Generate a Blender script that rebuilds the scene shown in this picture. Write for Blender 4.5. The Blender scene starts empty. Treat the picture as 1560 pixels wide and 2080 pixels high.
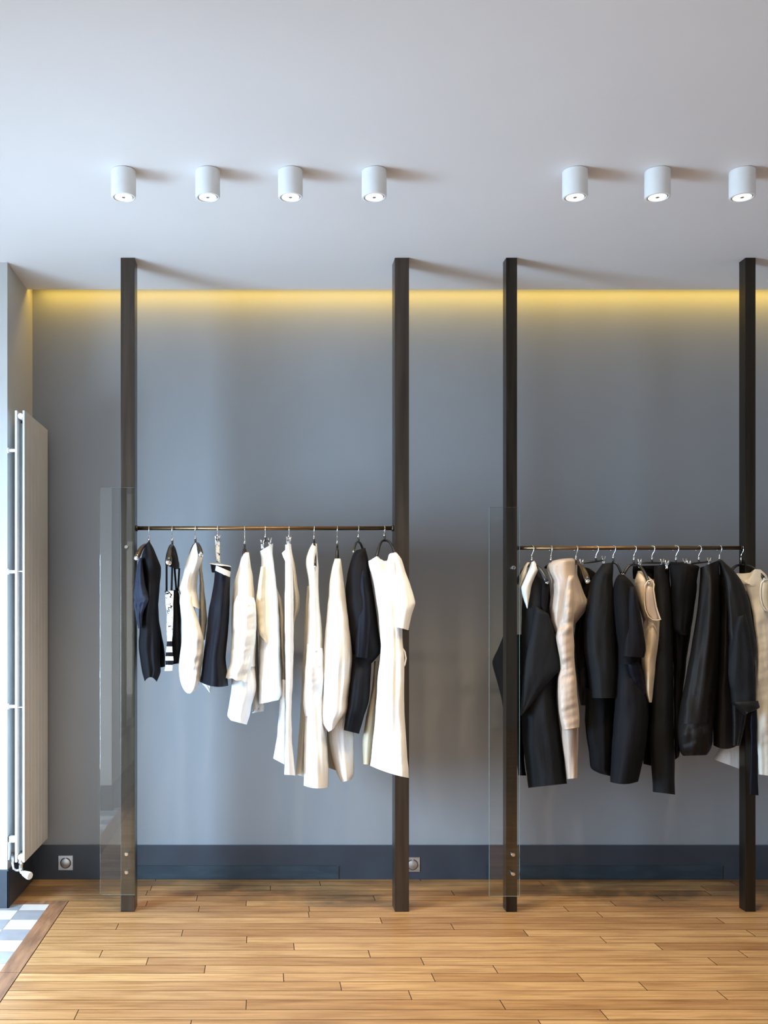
import bpy, bmesh, math, random
from mathutils import Vector, Matrix, noise

random.seed(7)
C = bpy.context.scene.collection
SC = bpy.context.scene

# ------------------------------------------------------------------ camera, light, exposure
F = 2000.0                       # focal length in pixels of the 1560 x 2080 frame
VX, VY, CAM_Z = 535.0, 1245.0, 1.25
cam_data = bpy.data.cameras.new('camera')
cam = bpy.data.objects.new('camera', cam_data)
C.objects.link(cam)
cam.location = (0, 0, CAM_Z)
cam.rotation_euler = (math.radians(90), 0, 0)
cam_data.sensor_fit = 'VERTICAL'
cam_data.sensor_height = 36.0
cam_data.sensor_width = 27.0
cam_data.lens = F / 2080.0 * 36.0
cam_data.shift_x = (780.0 - VX) / 2080.0
cam_data.shift_y = (VY - 1040.0) / 2080.0
cam_data.clip_start = 0.05
SC.camera = cam

SC.view_settings.view_transform = 'Standard'
SC.view_settings.look = 'None'
SC.view_settings.gamma = 1.0
SC.view_settings.use_curve_mapping = False
SC.view_settings.exposure = 0.07

world = bpy.data.worlds.new('sky')
SC.world = world
world.use_nodes = True
bg = world.node_tree.nodes['Background']
bg.inputs['Color'].default_value = (0.90, 0.95, 1.0, 1)
bg.inputs['Strength'].default_value = 0.85


def area_light(name, loc, rot, sx, sy, energy, color, spread=None):
    l = bpy.data.lights.new(name, 'AREA')
    l.shape = 'RECTANGLE'
    l.size, l.size_y = sx, sy
    l.energy = energy
    l.color = color
    if spread:
        l.spread = spread
    o = bpy.data.objects.new(name, l)
    C.objects.link(o)
    o.location, o.rotation_euler = loc, rot
    return o


DAY = (0.72, 0.86, 1.0)
# overcast daylight through the glazed shop door at the left of the tiled lobby
area_light('daylight_left', (-2.55, 2.45, 0.90), (0, math.radians(-76), math.radians(30)), 1.5, 1.0, 142, (0.50, 0.74, 1.0), math.radians(130))
area_light('daylight_lobby', (-2.50, 3.55, 1.05), (0, math.radians(-76), math.radians(-58)), 1.9, 1.0, 80, (0.74, 0.87, 1.0), math.radians(95))
# daylight through the shop window further along the left side
area_light('daylight_shopfront', (-1.45, -.30, 1.50), (0, math.radians(-90), 0), 2.3, 3.6, 11, (1.0, .97, .93))
# fill light added behind the camera, entering by an added unseen window
area_light('fill_front', (0.1, -2.75, 1.20), (math.radians(96), 0, 0), 1.8, 1.7, 22, (1.0, 0.95, 0.90))
# LED wash in the cove above the back wall
COVE_ENERGY, COVE_COL = 7.6, (1.0, 0.66, 0.10)
SPOT_ENERGY, SPOT_COL = 44, (1.0, 0.79, 0.51)

# ------------------------------------------------------------------ helpers
def P(px, py, D):
    """world point seen at pixel (px, py) at depth D in front of the camera"""
    return Vector(((px - VX) / F * D, D, CAM_Z - (py - VY) / F * D))


def sx(px, D):
    return (px - VX) / F * D


def tag(o, label=None, cat=None, group=None, kind=None):
    if label: o['label'] = label
    if cat: o['category'] = cat
    if group: o['group'] = group
    if kind: o['kind'] = kind
    return o


def empty(name, loc, label=None, cat=None, group=None):
    o = bpy.data.objects.new(name, None)
    o.empty_display_size = 0.1
    C.objects.link(o)
    o.location = loc
    return tag(o, label, cat, group)


def org(parent):
    v = Vector((0, 0, 0))
    while parent is not None:
        v += Vector(parent.location)
        parent = parent.parent
    return v


class MB:
    """collects shapes into one mesh"""
    def __init__(self):
        self.bm = bmesh.new()
        self.mi = 0

    def box(self, lo, hi, bevel=0.0):
        r = bmesh.ops.create_cube(self.bm, size=1.0)
        vs = r['verts']
        lo, hi = Vector(lo), Vector(hi)
        for v in vs:
            v.co = Vector(((lo[i] + hi[i]) / 2 + v.co[i] * (hi[i] - lo[i]) for i in range(3)))
        fs = set(f for v in vs for f in v.link_faces)
        for f in fs:
            f.material_index = self.mi
        if bevel > 0:
            es = list(set(e for v in vs for e in v.link_edges))
            bmesh.ops.bevel(self.bm, geom=es, offset=bevel, segments=2, affect='EDGES', profile=0.6)
        return self

    def quad(self, pts):
        f = self.bm.faces.new([self.bm.verts.new(p) for p in pts])
        f.material_index = self.mi
        return f

    def tube(self, pts, radii, n=12, cap=True, smooth=True):
        pts = [Vector(p) for p in pts]
        if not isinstance(radii, (list, tuple)):
            radii = [radii] * len(pts)
        rings = []
        up = None
        for i, p in enumerate(pts):
            a = pts[max(i - 1, 0)]
            b = pts[min(i + 1, len(pts) - 1)]
            t = (b - a).normalized()
            if up is None:
                up = Vector((0, 0, 1)) if abs(t.z) < 0.9 else Vector((1, 0, 0))
            s = t.cross(up)
            if s.length < 1e-5:
                s = t.cross(Vector((0.3, 1, 0.2)))
            s.normalize()
            up = s.cross(t).normalized()
            ring = []
            for k in range(n):
                an = 2 * math.pi * k / n
                ring.append(self.bm.verts.new(p + (s * math.cos(an) + up * math.sin(an)) * radii[i]))
            rings.append(ring)
        for i in range(len(rings) - 1):
            for k in range(n):
                f = self.bm.faces.new((rings[i][k], rings[i][(k + 1) % n], rings[i + 1][(k + 1) % n], rings[i + 1][k]))
                f.smooth = smooth
                f.material_index = self.mi
        if cap:
            for ring, rev in ((rings[0], True), (rings[-1], False)):
                f = self.bm.faces.new(list(reversed(ring)) if rev else ring)
                f.material_index = self.mi
        return self

    def lathe(self, prof, centre, axis='Z', n=40):
        """prof: list of (radius, height)"""
        centre = Vector(centre)
        rings = []
        for r, h in prof:
            ring = []
            for k in range(n):
                a = 2 * math.pi * k / n
                c, s = math.cos(a) * r, math.sin(a) * r
                if axis == 'Z': v = Vector((c, s, h))
                elif axis == 'Y': v = Vector((c, h, s))
                else: v = Vector((h, c, s))
                ring.append(self.bm.verts.new(centre + v))
            rings.append(ring)
        for i in range(len(rings) - 1):
            for k in range(n):
                f = self.bm.faces.new((rings[i][k], rings[i][(k + 1) % n], rings[i + 1][(k + 1) % n], rings[i + 1][k]))
                f.smooth = True
                f.material_index = self.mi
        for ring in (rings[0], rings[-1]):
            try:
                f = self.bm.faces.new(ring)
                f.material_index = self.mi
            except ValueError:
                pass
        return self

    def build(self, name, mats, parent=None, sharp=None):
        bmesh.ops.recalc_face_normals(self.bm, faces=self.bm.faces)
        me = bpy.data.meshes.new(name)
        o_ = org(parent)
        for v in self.bm.verts:
            v.co -= o_
        if sharp is not None:
            for e in self.bm.edges:
                if len(e.link_faces) == 2 and e.calc_face_angle() > sharp:
                    e.smooth = False
        self.bm.to_mesh(me)
        self.bm.free()
        if not isinstance(mats, (list, tuple)):
            mats = [mats]
        for m in mats:
            me.materials.append(m)
        o = bpy.data.objects.new(name, me)
        C.objects.link(o)
        o.parent = parent
        return o


def catmull(vals, t):
    """vals: list of tuples, t in [0, len-1]"""
    n = len(vals)
    i = min(int(t), n - 2)
    f = t - i
    p0 = vals[max(i - 1, 0)]; p1 = vals[i]; p2 = vals[i + 1]; p3 = vals[min(i + 2, n - 1)]
    k = 0.38
    out = []
    for a, b, c, d in zip(p0, p1, p2, p3):
        m1, m2 = k * (c - a), k * (d - b)
        f2, f3 = f * f, f * f * f
        out.append((2 * f3 - 3 * f2 + 1) * b + (f3 - 2 * f2 + f) * m1 + (-2 * f3 + 3 * f2) * c + (f3 - f2) * m2)
    return out


def lerp_list(l, t):
    if len(l) == 1: return l[0]
    x = t * (len(l) - 1)
    i = min(int(x), len(l) - 2)
    f = x - i
    f = f * f * (3 - 2 * f)
    return l[i] * (1 - f) + l[i + 1] * f


REG = {'A': (190, 960, 4.3333), 'B': (400, 1040, 4.3333), 'C': (540, 1040, 3.4656), 'D': (980, 1080, 3.7133),
       'E': (1240, 1080, 3.5875), 'A2': (260, 1050, 5.94), 'A3': (330, 1050, 5.62), 'C2': (690, 1050, 7.706),
       'D2': (1040, 1090, 7.706), 'D3': (1160, 1090, 7.705), 'E2': (1340, 1090, 7.09), 'E3': (1160, 1340, 3.9),
       'F': (0, 0, 1.0)}


def fx(reg, x, y):
    ox, oy, s = REG[reg]
    return ox + x / s, oy + y / s


def cloth(name, mats, parent, reg, rows, D0, depth, folds=(3, .008, 0.0), wr=0.006, crease=0.0, e=0.85, yaw=0.0,
          sag=0.0, hem=0.0, dip=0.0, open_top=False, top=None, seg=60, seed=1.0, stripes=None, drift=0.0, neck_t=.12):
    """hanging cloth: a closed sleeve of cloth lofted between a left and a right edge, with folds"""
    R = []
    for r in rows:
        xl, yl = fx(reg, r[0], r[1]); xr, yr = fx(reg, r[2], r[3])
        R.append((xl, yl, xr, yr))
    length = sum(max(math.hypot(R[i + 1][0] - R[i][0], R[i + 1][1] - R[i][1]),
                     math.hypot(R[i + 1][2] - R[i][2], R[i + 1][3] - R[i][3])) for i in range(len(R) - 1))
    seglen = [max(math.hypot(R[i + 1][0] - R[i][0], R[i + 1][1] - R[i][1]),
                  math.hypot(R[i + 1][2] - R[i][2], R[i + 1][3] - R[i][3])) for i in range(len(R) - 1)]
    samples = []
    acc = 0.0
    for i, sl in enumerate(seglen):
        k = max(2, int(sl / 3.5))
        for j in range(k):
            samples.append((i + j / k, (acc + sl * j / k) / length))
        acc += sl
    samples.append((len(R) - 1, 1.0))
    nf, fa, fp = folds
    bm = bmesh.new()
    rings = []
    ymids = []

    def ring(par, t, shrink=1.0, dy=0.0, dsh=0.0):
        xl, yl, xr, yr = catmull(R, par)
        d = max(0.004, lerp_list(depth, t ** .5 if depth[0] < .06 and len(depth) > 2 else t) - dsh)
        vs = []
        for k in range(seg):
            th = 2 * math.pi * k / seg
            c, s = math.cos(th), math.sin(th)
            u = math.copysign(abs(c) ** e, c) * shrink
            w = math.copysign(abs(s) ** e, s)
            px = (xl + xr) / 2 + (xr - xl) / 2 * u
            py = (yl + yr) / 2 + (yr - yl) / 2 * u
            ramp = min(1.0, t * 3.0 + 0.15)
            ed = abs(s) ** 0.7
            q = u * (1 if s >= 0 else -0.8) + (0 if s >= 0 else 0.7)
            qq = q * nf * .55 + drift * t * 2.5
            f = fa * 1.5 * ramp * (noise.noise(Vector((qq + seed * 3.7, t * 1.1 + fp, seed)))
                                   + 0.45 * noise.noise(Vector((qq * 2.3 + seed, t * 1.6 + fp, seed + 9)))) * ed
            nz = noise.noise(Vector((px / 26.0 + seed * 7.3, py / 60.0, seed + (3 if s < 0 else 0))))
            f += wr * nz * ed * 1.6
            if crease:
                cr = noise.noise(Vector((px / 60.0 + seed, (py + 0.35 * (px - xl)) / 11.0, seed * 2.7)))
                f += crease * cr * ed
            # a little life in the outline
            px += 0.8 * noise.noise(Vector((seed * 3.1 + (1 if u > 0 else 5), py / 22.0, 0.5))) * abs(u)
            if sag or hem:
                g = max(0.0, (t - 0.75) / 0.25) ** 2
                py += g * (sag * (1 - u * u) + hem * math.sin(math.pi * nf * q + fp + drift * 6) * ed)
            if dip and t < neck_t:
                py += dip * (1 - t / neck_t) * (1 - (u / max(shrink, .01)) ** 2) * (1.0 if s > 0 else 0.35)
            if top and t < neck_t:
                uu = u / max(shrink, .01)
                for (ua, fa_, ba), (ub, fb, bb) in zip(top[:-1], top[1:]):
                    if ua <= uu <= ub:
                        q2 = (uu - ua) / (ub - ua); q2 = q2 * q2 * (3 - 2 * q2)
                        fr_, bk_ = fa_ + (fb - fa_) * q2, ba + (bb - ba) * q2
                        k2 = .5 + .5 * max(-1, min(1, s * 1.6))
                        py += (bk_ + (fr_ - bk_) * k2) * (1 - t / neck_t)
                        break
            hw = (xr - xl) / 2 / F * D0
            D = D0 + yaw * u * hw - (d * w + f * (1 if s >= 0 else -1))
            vs.append(bm.verts.new(P(px, py + dy, D)))
        return vs

    if open_top:
        rings.append(ring(0, 0, .82, 16, .012)); ymids.append(0)
        rings.append(ring(0, 0, .93, 0.4, .004)); ymids.append(0)
    for par, t in samples:
        rings.append(ring(par, t)); r_ = catmull(R, par); ymids.append((r_[1] + r_[3]) / 2)
    L = len(R) - 1
    rings.append(ring(L, 1.0, .95, -.3, .003)); ymids.append(ymids[-1])
    inner = max(0, L - 0.5)
    rings.append(ring(inner, min(1, .93), .82, 0, .012)); ymids.append(ymids[-1])
    nr = len(rings)
    for i in range(nr - 1):
        for k in range(seg):
            f = bm.faces.new((rings[i][k], rings[i][(k + 1) % seg], rings[i + 1][(k + 1) % seg], rings[i + 1][k]))
            f.smooth = True
            if stripes:
                y = (ymids[i] + ymids[i + 1]) / 2
                for a, b, mi in stripes:
                    if a <= y < b:
                        f.material_index = mi
    bm.faces.new(rings[0]); bm.faces.new(list(reversed(rings[-1])))
    for rr in (rings[-2], rings[-3]) + ((rings[1], rings[2]) if open_top else ()):
        for k in range(seg):
            ed_ = bm.edges.get((rr[k], rr[(k + 1) % seg]))
            if ed_: ed_.smooth = False
    bmesh.ops.recalc_face_normals(bm, faces=bm.faces)
    o_ = org(parent)
    for v in bm.verts:
        v.co -= o_
    me = bpy.data.meshes.new(name)
    bm.to_mesh(me); bm.free()
    for m in (mats if isinstance(mats, (list, tuple)) else [mats]):
        me.materials.append(m)
    o = bpy.data.objects.new(name, me)
    C.objects.link(o)
    o.parent = parent
    return o


# ------------------------------------------------------------------ materials
def mat(name, color=(.8, .8, .8), rough=.5, metal=0.0, spec=0.5, sheen=0.0, coat=0.0):
    m = bpy.data.materials.new(name)
    m.use_nodes = True
    b = m.node_tree.nodes['Principled BSDF']
    b.inputs['Base Color'].default_value = (*color, 1)
    b.inputs['Roughness'].default_value = rough
    b.inputs['Metallic'].default_value = metal
    b.inputs['Specular IOR Level'].default_value = spec
    if sheen:
        b.inputs['Sheen Weight'].default_value = sheen
        b.inputs['Sheen Roughness'].default_value = .4
    if coat:
        b.inputs['Coat Weight'].default_value = coat
    return m


def nodes(m):
    return m.node_tree.nodes, m.node_tree.links, m.node_tree.nodes['Principled BSDF']


def noise_color(m, c1, c2, scale=(1, 1, 1), nscale=5, detail=4, lo=.35, hi=.65, rough=None, bump=0.0, bscale=None):
    N, L, b = nodes(m)
    tc = N.new('ShaderNodeTexCoord'); mp = N.new('ShaderNodeMapping')
    mp.inputs['Scale'].default_value = scale
    nz = N.new('ShaderNodeTexNoise'); nz.inputs['Scale'].default_value = nscale; nz.inputs['Detail'].default_value = detail
    cr = N.new('ShaderNodeValToRGB')
    cr.color_ramp.elements[0].position = lo; cr.color_ramp.elements[0].color = (*c1, 1)
    cr.color_ramp.elements[1].position = hi; cr.color_ramp.elements[1].color = (*c2, 1)
    L.new(tc.outputs['Object'], mp.inputs['Vector']); L.new(mp.outputs[0], nz.inputs['Vector'])
    L.new(nz.outputs['Fac'], cr.inputs['Fac']); L.new(cr.outputs['Color'], b.inputs['Base Color'])
    if rough:
        mr = N.new('ShaderNodeMapRange'); mr.inputs['To Min'].default_value = rough[0]; mr.inputs['To Max'].default_value = rough[1]
        L.new(nz.outputs['Fac'], mr.inputs['Value']); L.new(mr.outputs[0], b.inputs['Roughness'])
    if bump:
        n2 = nz
        if bscale:
            n2 = N.new('ShaderNodeTexNoise'); n2.inputs['Scale'].default_value = bscale; n2.inputs['Detail'].default_value = 2
            L.new(tc.outputs['Object'], n2.inputs['Vector'])
        bp = N.new('ShaderNodeBump'); bp.inputs['Strength'].default_value = bump; bp.inputs['Distance'].default_value = .002
        L.new(n2.outputs['Fac'], bp.inputs['Height']); L.new(bp.outputs[0], b.inputs['Normal'])
    return m


def fabric(name, c, rough=.85, sheen=.15, spec=.25, var=.06, bump=.25, bscale=420, wrinkle=.35):
    m = mat(name, c, rough, 0, spec, sheen)
    c1 = tuple(max(0, x * (1 - var)) for x in c); c2 = tuple(min(1, x * (1 + var)) for x in c)
    noise_color(m, c1, c2, (1, 1, .35), 30, 3, .3, .7, bump=bump, bscale=bscale)
    N, L, b = nodes(m)                      # soft hanging wrinkles under the weave
    tc = N.new('ShaderNodeTexCoord'); mp = N.new('ShaderNodeMapping'); mp.inputs['Scale'].default_value = (1, 1, .22)
    wz = N.new('ShaderNodeTexNoise'); wz.inputs['Scale'].default_value = 17; wz.inputs['Detail'].default_value = 3; wz.inputs['Distortion'].default_value = .6
    L.new(tc.outputs['Object'], mp.inputs[0]); L.new(mp.outputs[0], wz.inputs['Vector'])
    b2 = N.new('ShaderNodeBump'); b2.inputs['Strength'].default_value = wrinkle; b2.inputs['Distance'].default_value = .02
    L.new(wz.outputs['Fac'], b2.inputs['Height'])
    fine = b.inputs['Normal'].links[0].from_node
    L.new(b2.outputs[0], fine.inputs['Normal'])
    return m


M = {}
M['wall'] = noise_color(mat('grey wall paint', rough=.42, spec=.45), (.258, .267, .282), (.274, .283, .298), (1, 1, .6), 2.5, 4, rough=(.38, .48), bump=.03, bscale=160)
M['white_paint'] = noise_color(mat('white wall paint', rough=.6), (.74, .74, .74), (.78, .78, .78), (1, 1, 1), 3, 3, bump=.03, bscale=120)
M['pillar'] = noise_color(mat('warm grey white paint', rough=.55), (.47, .455, .435), (.50, .485, .465), (1, 1, 1), 3, 3, bump=.03, bscale=120)
M['ceiling'] = noise_color(mat('ceiling paint', rough=.75), (.775, .745, .735), (.805, .775, .765), (1, 1, 1), 1.2, 3, bump=.02, bscale=90)
M['base'] = noise_color(mat('slate blue skirting paint', rough=.4), (.030, .037, .050), (.036, .044, .058), (1, 1, 1), 6, 3, rough=(.33, .5))
M['base_vent'] = noise_color(mat('worn slate paint', rough=.45), (.020, .032, .044), (.034, .050, .064), (1, 1, 4), 9, 5, .4, .7)
M['steel'] = noise_color(mat('dark waxed steel', metal=.85, rough=.35), (.060, .049, .040), (.105, .083, .064), (14, 14, .7), 3, 5, .3, .75, rough=(.26, .42), bump=.04)
M['steel2'] = noise_color(mat('blackened waxed steel', metal=.85, rough=.35), (.030, .025, .020), (.058, .046, .034), (14, 14, .7), 3, 5, .3, .75, rough=(.26, .42), bump=.04)
M['bronze'] = noise_color(mat('bronze rail', metal=.9, rough=.32), (.13, .075, .035), (.20, .12, .06), (.7, 10, 10), 5, 4)
M['chrome'] = noise_color(mat('chrome', metal=1.0, rough=.15), (.75, .75, .76), (.82, .82, .82), (1, 1, 1), 60, 2, rough=(.1, .22))
M['brushed'] = noise_color(mat('brushed aluminium', metal=.9, rough=.35), (.50, .50, .51), (.62, .62, .63), (1, 30, 6), 12, 3, rough=(.3, .45))
M['radiator'] = noise_color(mat('shaded radiator enamel', rough=.38), (.60, .565, .52), (.63, .595, .55), (1, 1, 1), 8, 2)  # white enamel darkened and warmed, the panel's shade put into its colour
M['rad_fins'] = noise_color(mat('radiator inner metal', rough=.5), (.36, .40, .43), (.40, .44, .47), (1, 1, 1), 8, 2)
M['rad_white'] = noise_color(mat('radiator edge enamel', rough=.3), (.82, .82, .82), (.85, .85, .85), (1, 1, 1), 8, 2)
M['lamp'] = noise_color(mat('matt white lamp housing', rough=.5), (.80, .80, .79), (.83, .83, .82), (1, 1, 1), 20, 2)
M['lamp_dark'] = noise_color(mat('dark lamp recess', rough=.5), (.05, .05, .05), (.07, .07, .07), (1, 1, 1), 20, 2)
M['hanger'] = noise_color(mat('black hanger plastic', rough=.35), (.010, .010, .011), (.016, .016, .017), (1, 1, 1), 40, 2)
M['hanger_brown'] = noise_color(mat('dark wood hanger', rough=.3, coat=.3), (.020, .013, .007), (.038, .024, .012), (30, 2, 30), 6, 4)
M['white'] = fabric('white cotton', (.80, .795, .775))
M['white_cool'] = fabric('white crepe', (.81, .81, .81))
M['cream'] = fabric('cream and shaded white cotton', (.70, .65, .55))  # the cream dress's cotton; on white garments it puts warm shade into colour
M['ivory'] = fabric('ivory and shaded white cloth', (.58, .50, .36))  # shade put into colour of white side and back parts; also one lining
M['black'] = fabric('black wool', (.0050, .0048, .0056), spec=.12, sheen=0)
M['black_sheer'] = fabric('black organza', (.0075, .0062, .0058), rough=.6, spec=.22, sheen=0)
M['charcoal'] = fabric('charcoal crepe', (.0085, .0092, .0110), rough=.75, spec=.16, sheen=0)
M['navy'] = fabric('navy satin cotton', (.0040, .0042, .0085), rough=.6, spec=.14, sheen=0)
M['navy_daylit'] = fabric('daylit navy cotton', (.014, .018, .036), rough=.65, spec=.2, sheen=0)  # the jacket's own navy with blue daylight put into the colour
M['navy_black'] = fabric('navy black cotton', (.0062, .0060, .0082), rough=.75, spec=.14, sheen=0)
M['beige'] = fabric('champagne taffeta', (.47, .37, .295), rough=.42, spec=.5, sheen=.2)
M['camel'] = fabric('sand wool', (.56, .44, .31), rough=.8)

# lamp glass that shines
m = bpy.data.materials.new('lamp glow'); m.use_nodes = True
b = m.node_tree.nodes['Principled BSDF']
b.inputs['Base Color'].default_value = (.9, .88, .84, 1)
b.inputs['Emission Color'].default_value = (1.0, .90, .74, 1)
b.inputs['Emission Strength'].default_value = .75
M['glow'] = m
m = bpy.data.materials.new('led strip glow'); m.use_nodes = True
b = m.node_tree.nodes['Principled BSDF']
b.inputs['Emission Color'].default_value = (*COVE_COL, 1)
b.inputs['Emission Strength'].default_value = 3.0
M['led'] = m

# glass: clear, reflecting by fresnel
def glass(name, tint, ior=1.5, gain=1.0):
    m = bpy.data.materials.new(name); m.use_nodes = True
    N, L = m.node_tree.nodes, m.node_tree.links
    N.remove(N['Principled BSDF'])
    out = N['Material Output']
    tr = N.new('ShaderNodeBsdfTransparent'); tr.inputs['Color'].default_value = (*tint, 1)
    gl = N.new('ShaderNodeBsdfGlossy'); gl.inputs['Roughness'].default_value = .01
    fr = N.new('ShaderNodeFresnel'); fr.inputs['IOR'].default_value = ior
    mx = N.new('ShaderNodeMixShader')
    ge = N.new('ShaderNodeNewGeometry')          # the far face of the sheet lets light straight out
    inv = N.new('ShaderNodeMath'); inv.operation = 'SUBTRACT'; inv.inputs[0].default_value = 1.0
    L.new(ge.outputs['Backfacing'], inv.inputs[1])
    mf = N.new('ShaderNodeMath'); mf.operation = 'MULTIPLY'
    L.new(fr.outputs[0], mf.inputs[0]); L.new(inv.outputs[0], mf.inputs[1])
    L.new(mf.outputs[0], mx.inputs[0])
    L.new(tr.outputs[0], mx.inputs[1]); L.new(gl.outputs[0], mx.inputs[2]); L.new(mx.outputs[0], out.inputs['Surface'])
    return m


M['glass'] = glass('clear display glass', (.97, .985, .98), 1.9)
M['pane'] = glass('window glass', (.97, .985, .99), 1.7)
M['glass_edge'] = mat('green glass edge', (.16, .22, .20), .25, 0, .5)

# printed fabric: white with black marks
m = mat('printed cotton', (.8, .8, .78), .8, 0, .25)
N, L, b = nodes(m)
tc = N.new('ShaderNodeTexCoord'); mp = N.new('ShaderNodeMapping'); mp.inputs['Scale'].default_value = (1.0, .5, 1.5)
wv = N.new('ShaderNodeTexNoise'); wv.inputs['Scale'].default_value = 55; wv.inputs['Detail'].default_value = 2; wv.inputs['Distortion'].default_value = 1.2
cr = N.new('ShaderNodeValToRGB'); cr.color_ramp.interpolation = 'CONSTANT'
cr.color_ramp.elements[0].color = (.012, .012, .015, 1); cr.color_ramp.elements[1].position = .40; cr.color_ramp.elements[1].color = (.8, .79, .76, 1)
L.new(tc.outputs['Object'], mp.inputs[0]); L.new(mp.outputs[0], wv.inputs['Vector']); L.new(wv.outputs['Fac'], cr.inputs[0]); L.new(cr.outputs[0], b.inputs['Base Color'])
M['print'] = m

# oak planks: every plank carries its own tint and grain offset
m = mat('oak planks', (.5, .3, .14), .34, 0, .5)
N, L, b = nodes(m)
tc = N.new('ShaderNodeTexCoord')
at = N.new('ShaderNodeAttribute'); at.attribute_name = 'plank'
sepc = N.new('ShaderNodeSeparateColor'); L.new(at.outputs['Color'], sepc.inputs[0])
sc_ = N.new('ShaderNodeVectorMath'); sc_.operation = 'MULTIPLY_ADD'
L.new(at.outputs['Color'], sc_.inputs[0]); sc_.inputs[1].default_value = (37, 23, 11); L.new(tc.outputs['Object'], sc_.inputs[2])
mp = N.new('ShaderNodeMapping'); mp.inputs['Scale'].default_value = (1.7, 52, 1); L.new(sc_.outputs[0], mp.inputs[0])
g1 = N.new('ShaderNodeTexNoise'); g1.inputs['Scale'].default_value = 2.2; g1.inputs['Detail'].default_value = 8; g1.inputs['Distortion'].default_value = .5
L.new(mp.outputs[0], g1.inputs['Vector'])
mp2 = N.new('ShaderNodeMapping'); mp2.inputs['Scale'].default_value = (2.6, 14, 1); L.new(sc_.outputs[0], mp2.inputs[0])
g2 = N.new('ShaderNodeTexNoise'); g2.inputs['Scale'].default_value = 1.6; g2.inputs['Detail'].default_value = 5; L.new(mp2.outputs[0], g2.inputs['Vector'])
r1 = N.new('ShaderNodeValToRGB')
r1.color_ramp.elements[0].position = .30; r1.color_ramp.elements[0].color = (.34, .19, .078, 1)
r1.color_ramp.elements[1].position = .68; r1.color_ramp.elements[1].color = (.55, .355, .165, 1)
L.new(g1.outputs['Fac'], r1.inputs[0])
r2 = N.new('ShaderNodeValToRGB')
r2.color_ramp.elements[0].position = .30; r2.color_ramp.elements[0].color = (.78, .70, .64, 1)
r2.color_ramp.elements[1].position = .52; r2.color_ramp.elements[1].color = (1.02, 1.0, .98, 1)
L.new(g2.outputs['Fac'], r2.inputs[0])
mu = N.new('ShaderNodeMix'); mu.data_type = 'RGBA'; mu.blend_type = 'MULTIPLY'; mu.inputs[0].default_value = 1
L.new(r1.outputs[0], mu.inputs[6]); L.new(r2.outputs[0], mu.inputs[7])
tint = N.new('ShaderNodeValToRGB')
tint.color_ramp.elements[0].color = (.76, .67, .59, 1); tint.color_ramp.elements[1].color = (1.06, 1.05, 1.02, 1)
tint.color_ramp.elements.new(.35).color = (.94, .91, .88, 1)
L.new(sepc.outputs[0], tint.inputs[0])
mu2 = N.new('ShaderNodeMix'); mu2.data_type = 'RGBA'; mu2.blend_type = 'MULTIPLY'; mu2.inputs[0].default_value = 1
L.new(mu.outputs[2], mu2.inputs[6]); L.new(tint.outputs[0], mu2.inputs[7])
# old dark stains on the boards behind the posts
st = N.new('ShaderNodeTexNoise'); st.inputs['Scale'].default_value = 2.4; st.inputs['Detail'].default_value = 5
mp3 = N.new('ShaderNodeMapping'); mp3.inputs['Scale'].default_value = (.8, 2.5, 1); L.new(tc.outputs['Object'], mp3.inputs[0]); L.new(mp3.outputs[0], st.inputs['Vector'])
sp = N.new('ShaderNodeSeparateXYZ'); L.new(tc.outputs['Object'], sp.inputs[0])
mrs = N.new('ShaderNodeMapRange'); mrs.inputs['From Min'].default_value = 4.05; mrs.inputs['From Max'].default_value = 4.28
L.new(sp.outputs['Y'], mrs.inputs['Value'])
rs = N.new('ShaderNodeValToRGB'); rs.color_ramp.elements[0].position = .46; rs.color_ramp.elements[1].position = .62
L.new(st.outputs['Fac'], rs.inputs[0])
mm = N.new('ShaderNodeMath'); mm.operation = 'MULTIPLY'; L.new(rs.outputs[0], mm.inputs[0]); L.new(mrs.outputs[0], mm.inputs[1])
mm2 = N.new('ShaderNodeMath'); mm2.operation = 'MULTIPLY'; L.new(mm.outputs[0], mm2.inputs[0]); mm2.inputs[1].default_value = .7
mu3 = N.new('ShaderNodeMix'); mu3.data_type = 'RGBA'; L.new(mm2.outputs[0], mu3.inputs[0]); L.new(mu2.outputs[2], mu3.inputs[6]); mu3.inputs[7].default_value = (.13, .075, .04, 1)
L.new(mu3.outputs[2], b.inputs['Base Color'])
mr = N.new('ShaderNodeMapRange'); mr.inputs['To Min'].default_value = .30; mr.inputs['To Max'].default_value = .48
L.new(g1.outputs['Fac'], mr.inputs['Value']); L.new(mr.outputs[0], b.inputs['Roughness'])
bp = N.new('ShaderNodeBump'); bp.inputs['Strength'].default_value = .10; bp.inputs['Distance'].default_value = .002
L.new(g1.outputs['Fac'], bp.inputs['Height']); L.new(bp.outputs[0], b.inputs['Normal'])
M['oak'] = m
M['gap'] = noise_color(mat('dark board gaps', rough=.9), (.06, .03, .015), (.10, .055, .03), (1, 1, 1), 8, 3)
M['border'] = noise_color(mat('worn brown border boards', rough=.5), (.17, .085, .045), (.36, .19, .10), (9, 1.2, 1), 5, 6, .3, .7, bump=.1)
M['tile_white'] = noise_color(mat('white floor tile', rough=.3), (.66, .65, .64), (.75, .74, .73), (1, 1, 1), 9, 5)
M['tile_grey'] = noise_color(mat('grey floor tile', rough=.3), (.30, .32, .36), (.38, .40, .44), (1, 1, 1), 9, 5)
M['grout'] = noise_color(mat('grout', rough=.9), (.40, .39, .37), (.48, .47, .45), (1, 1, 1), 20, 3)

# ------------------------------------------------------------------ the room
XL, XR, YB, YF, ZC = -1.086, 4.2, 4.63, -2.5, 2.737
YP = 4.176          # front face of the left pier


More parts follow.
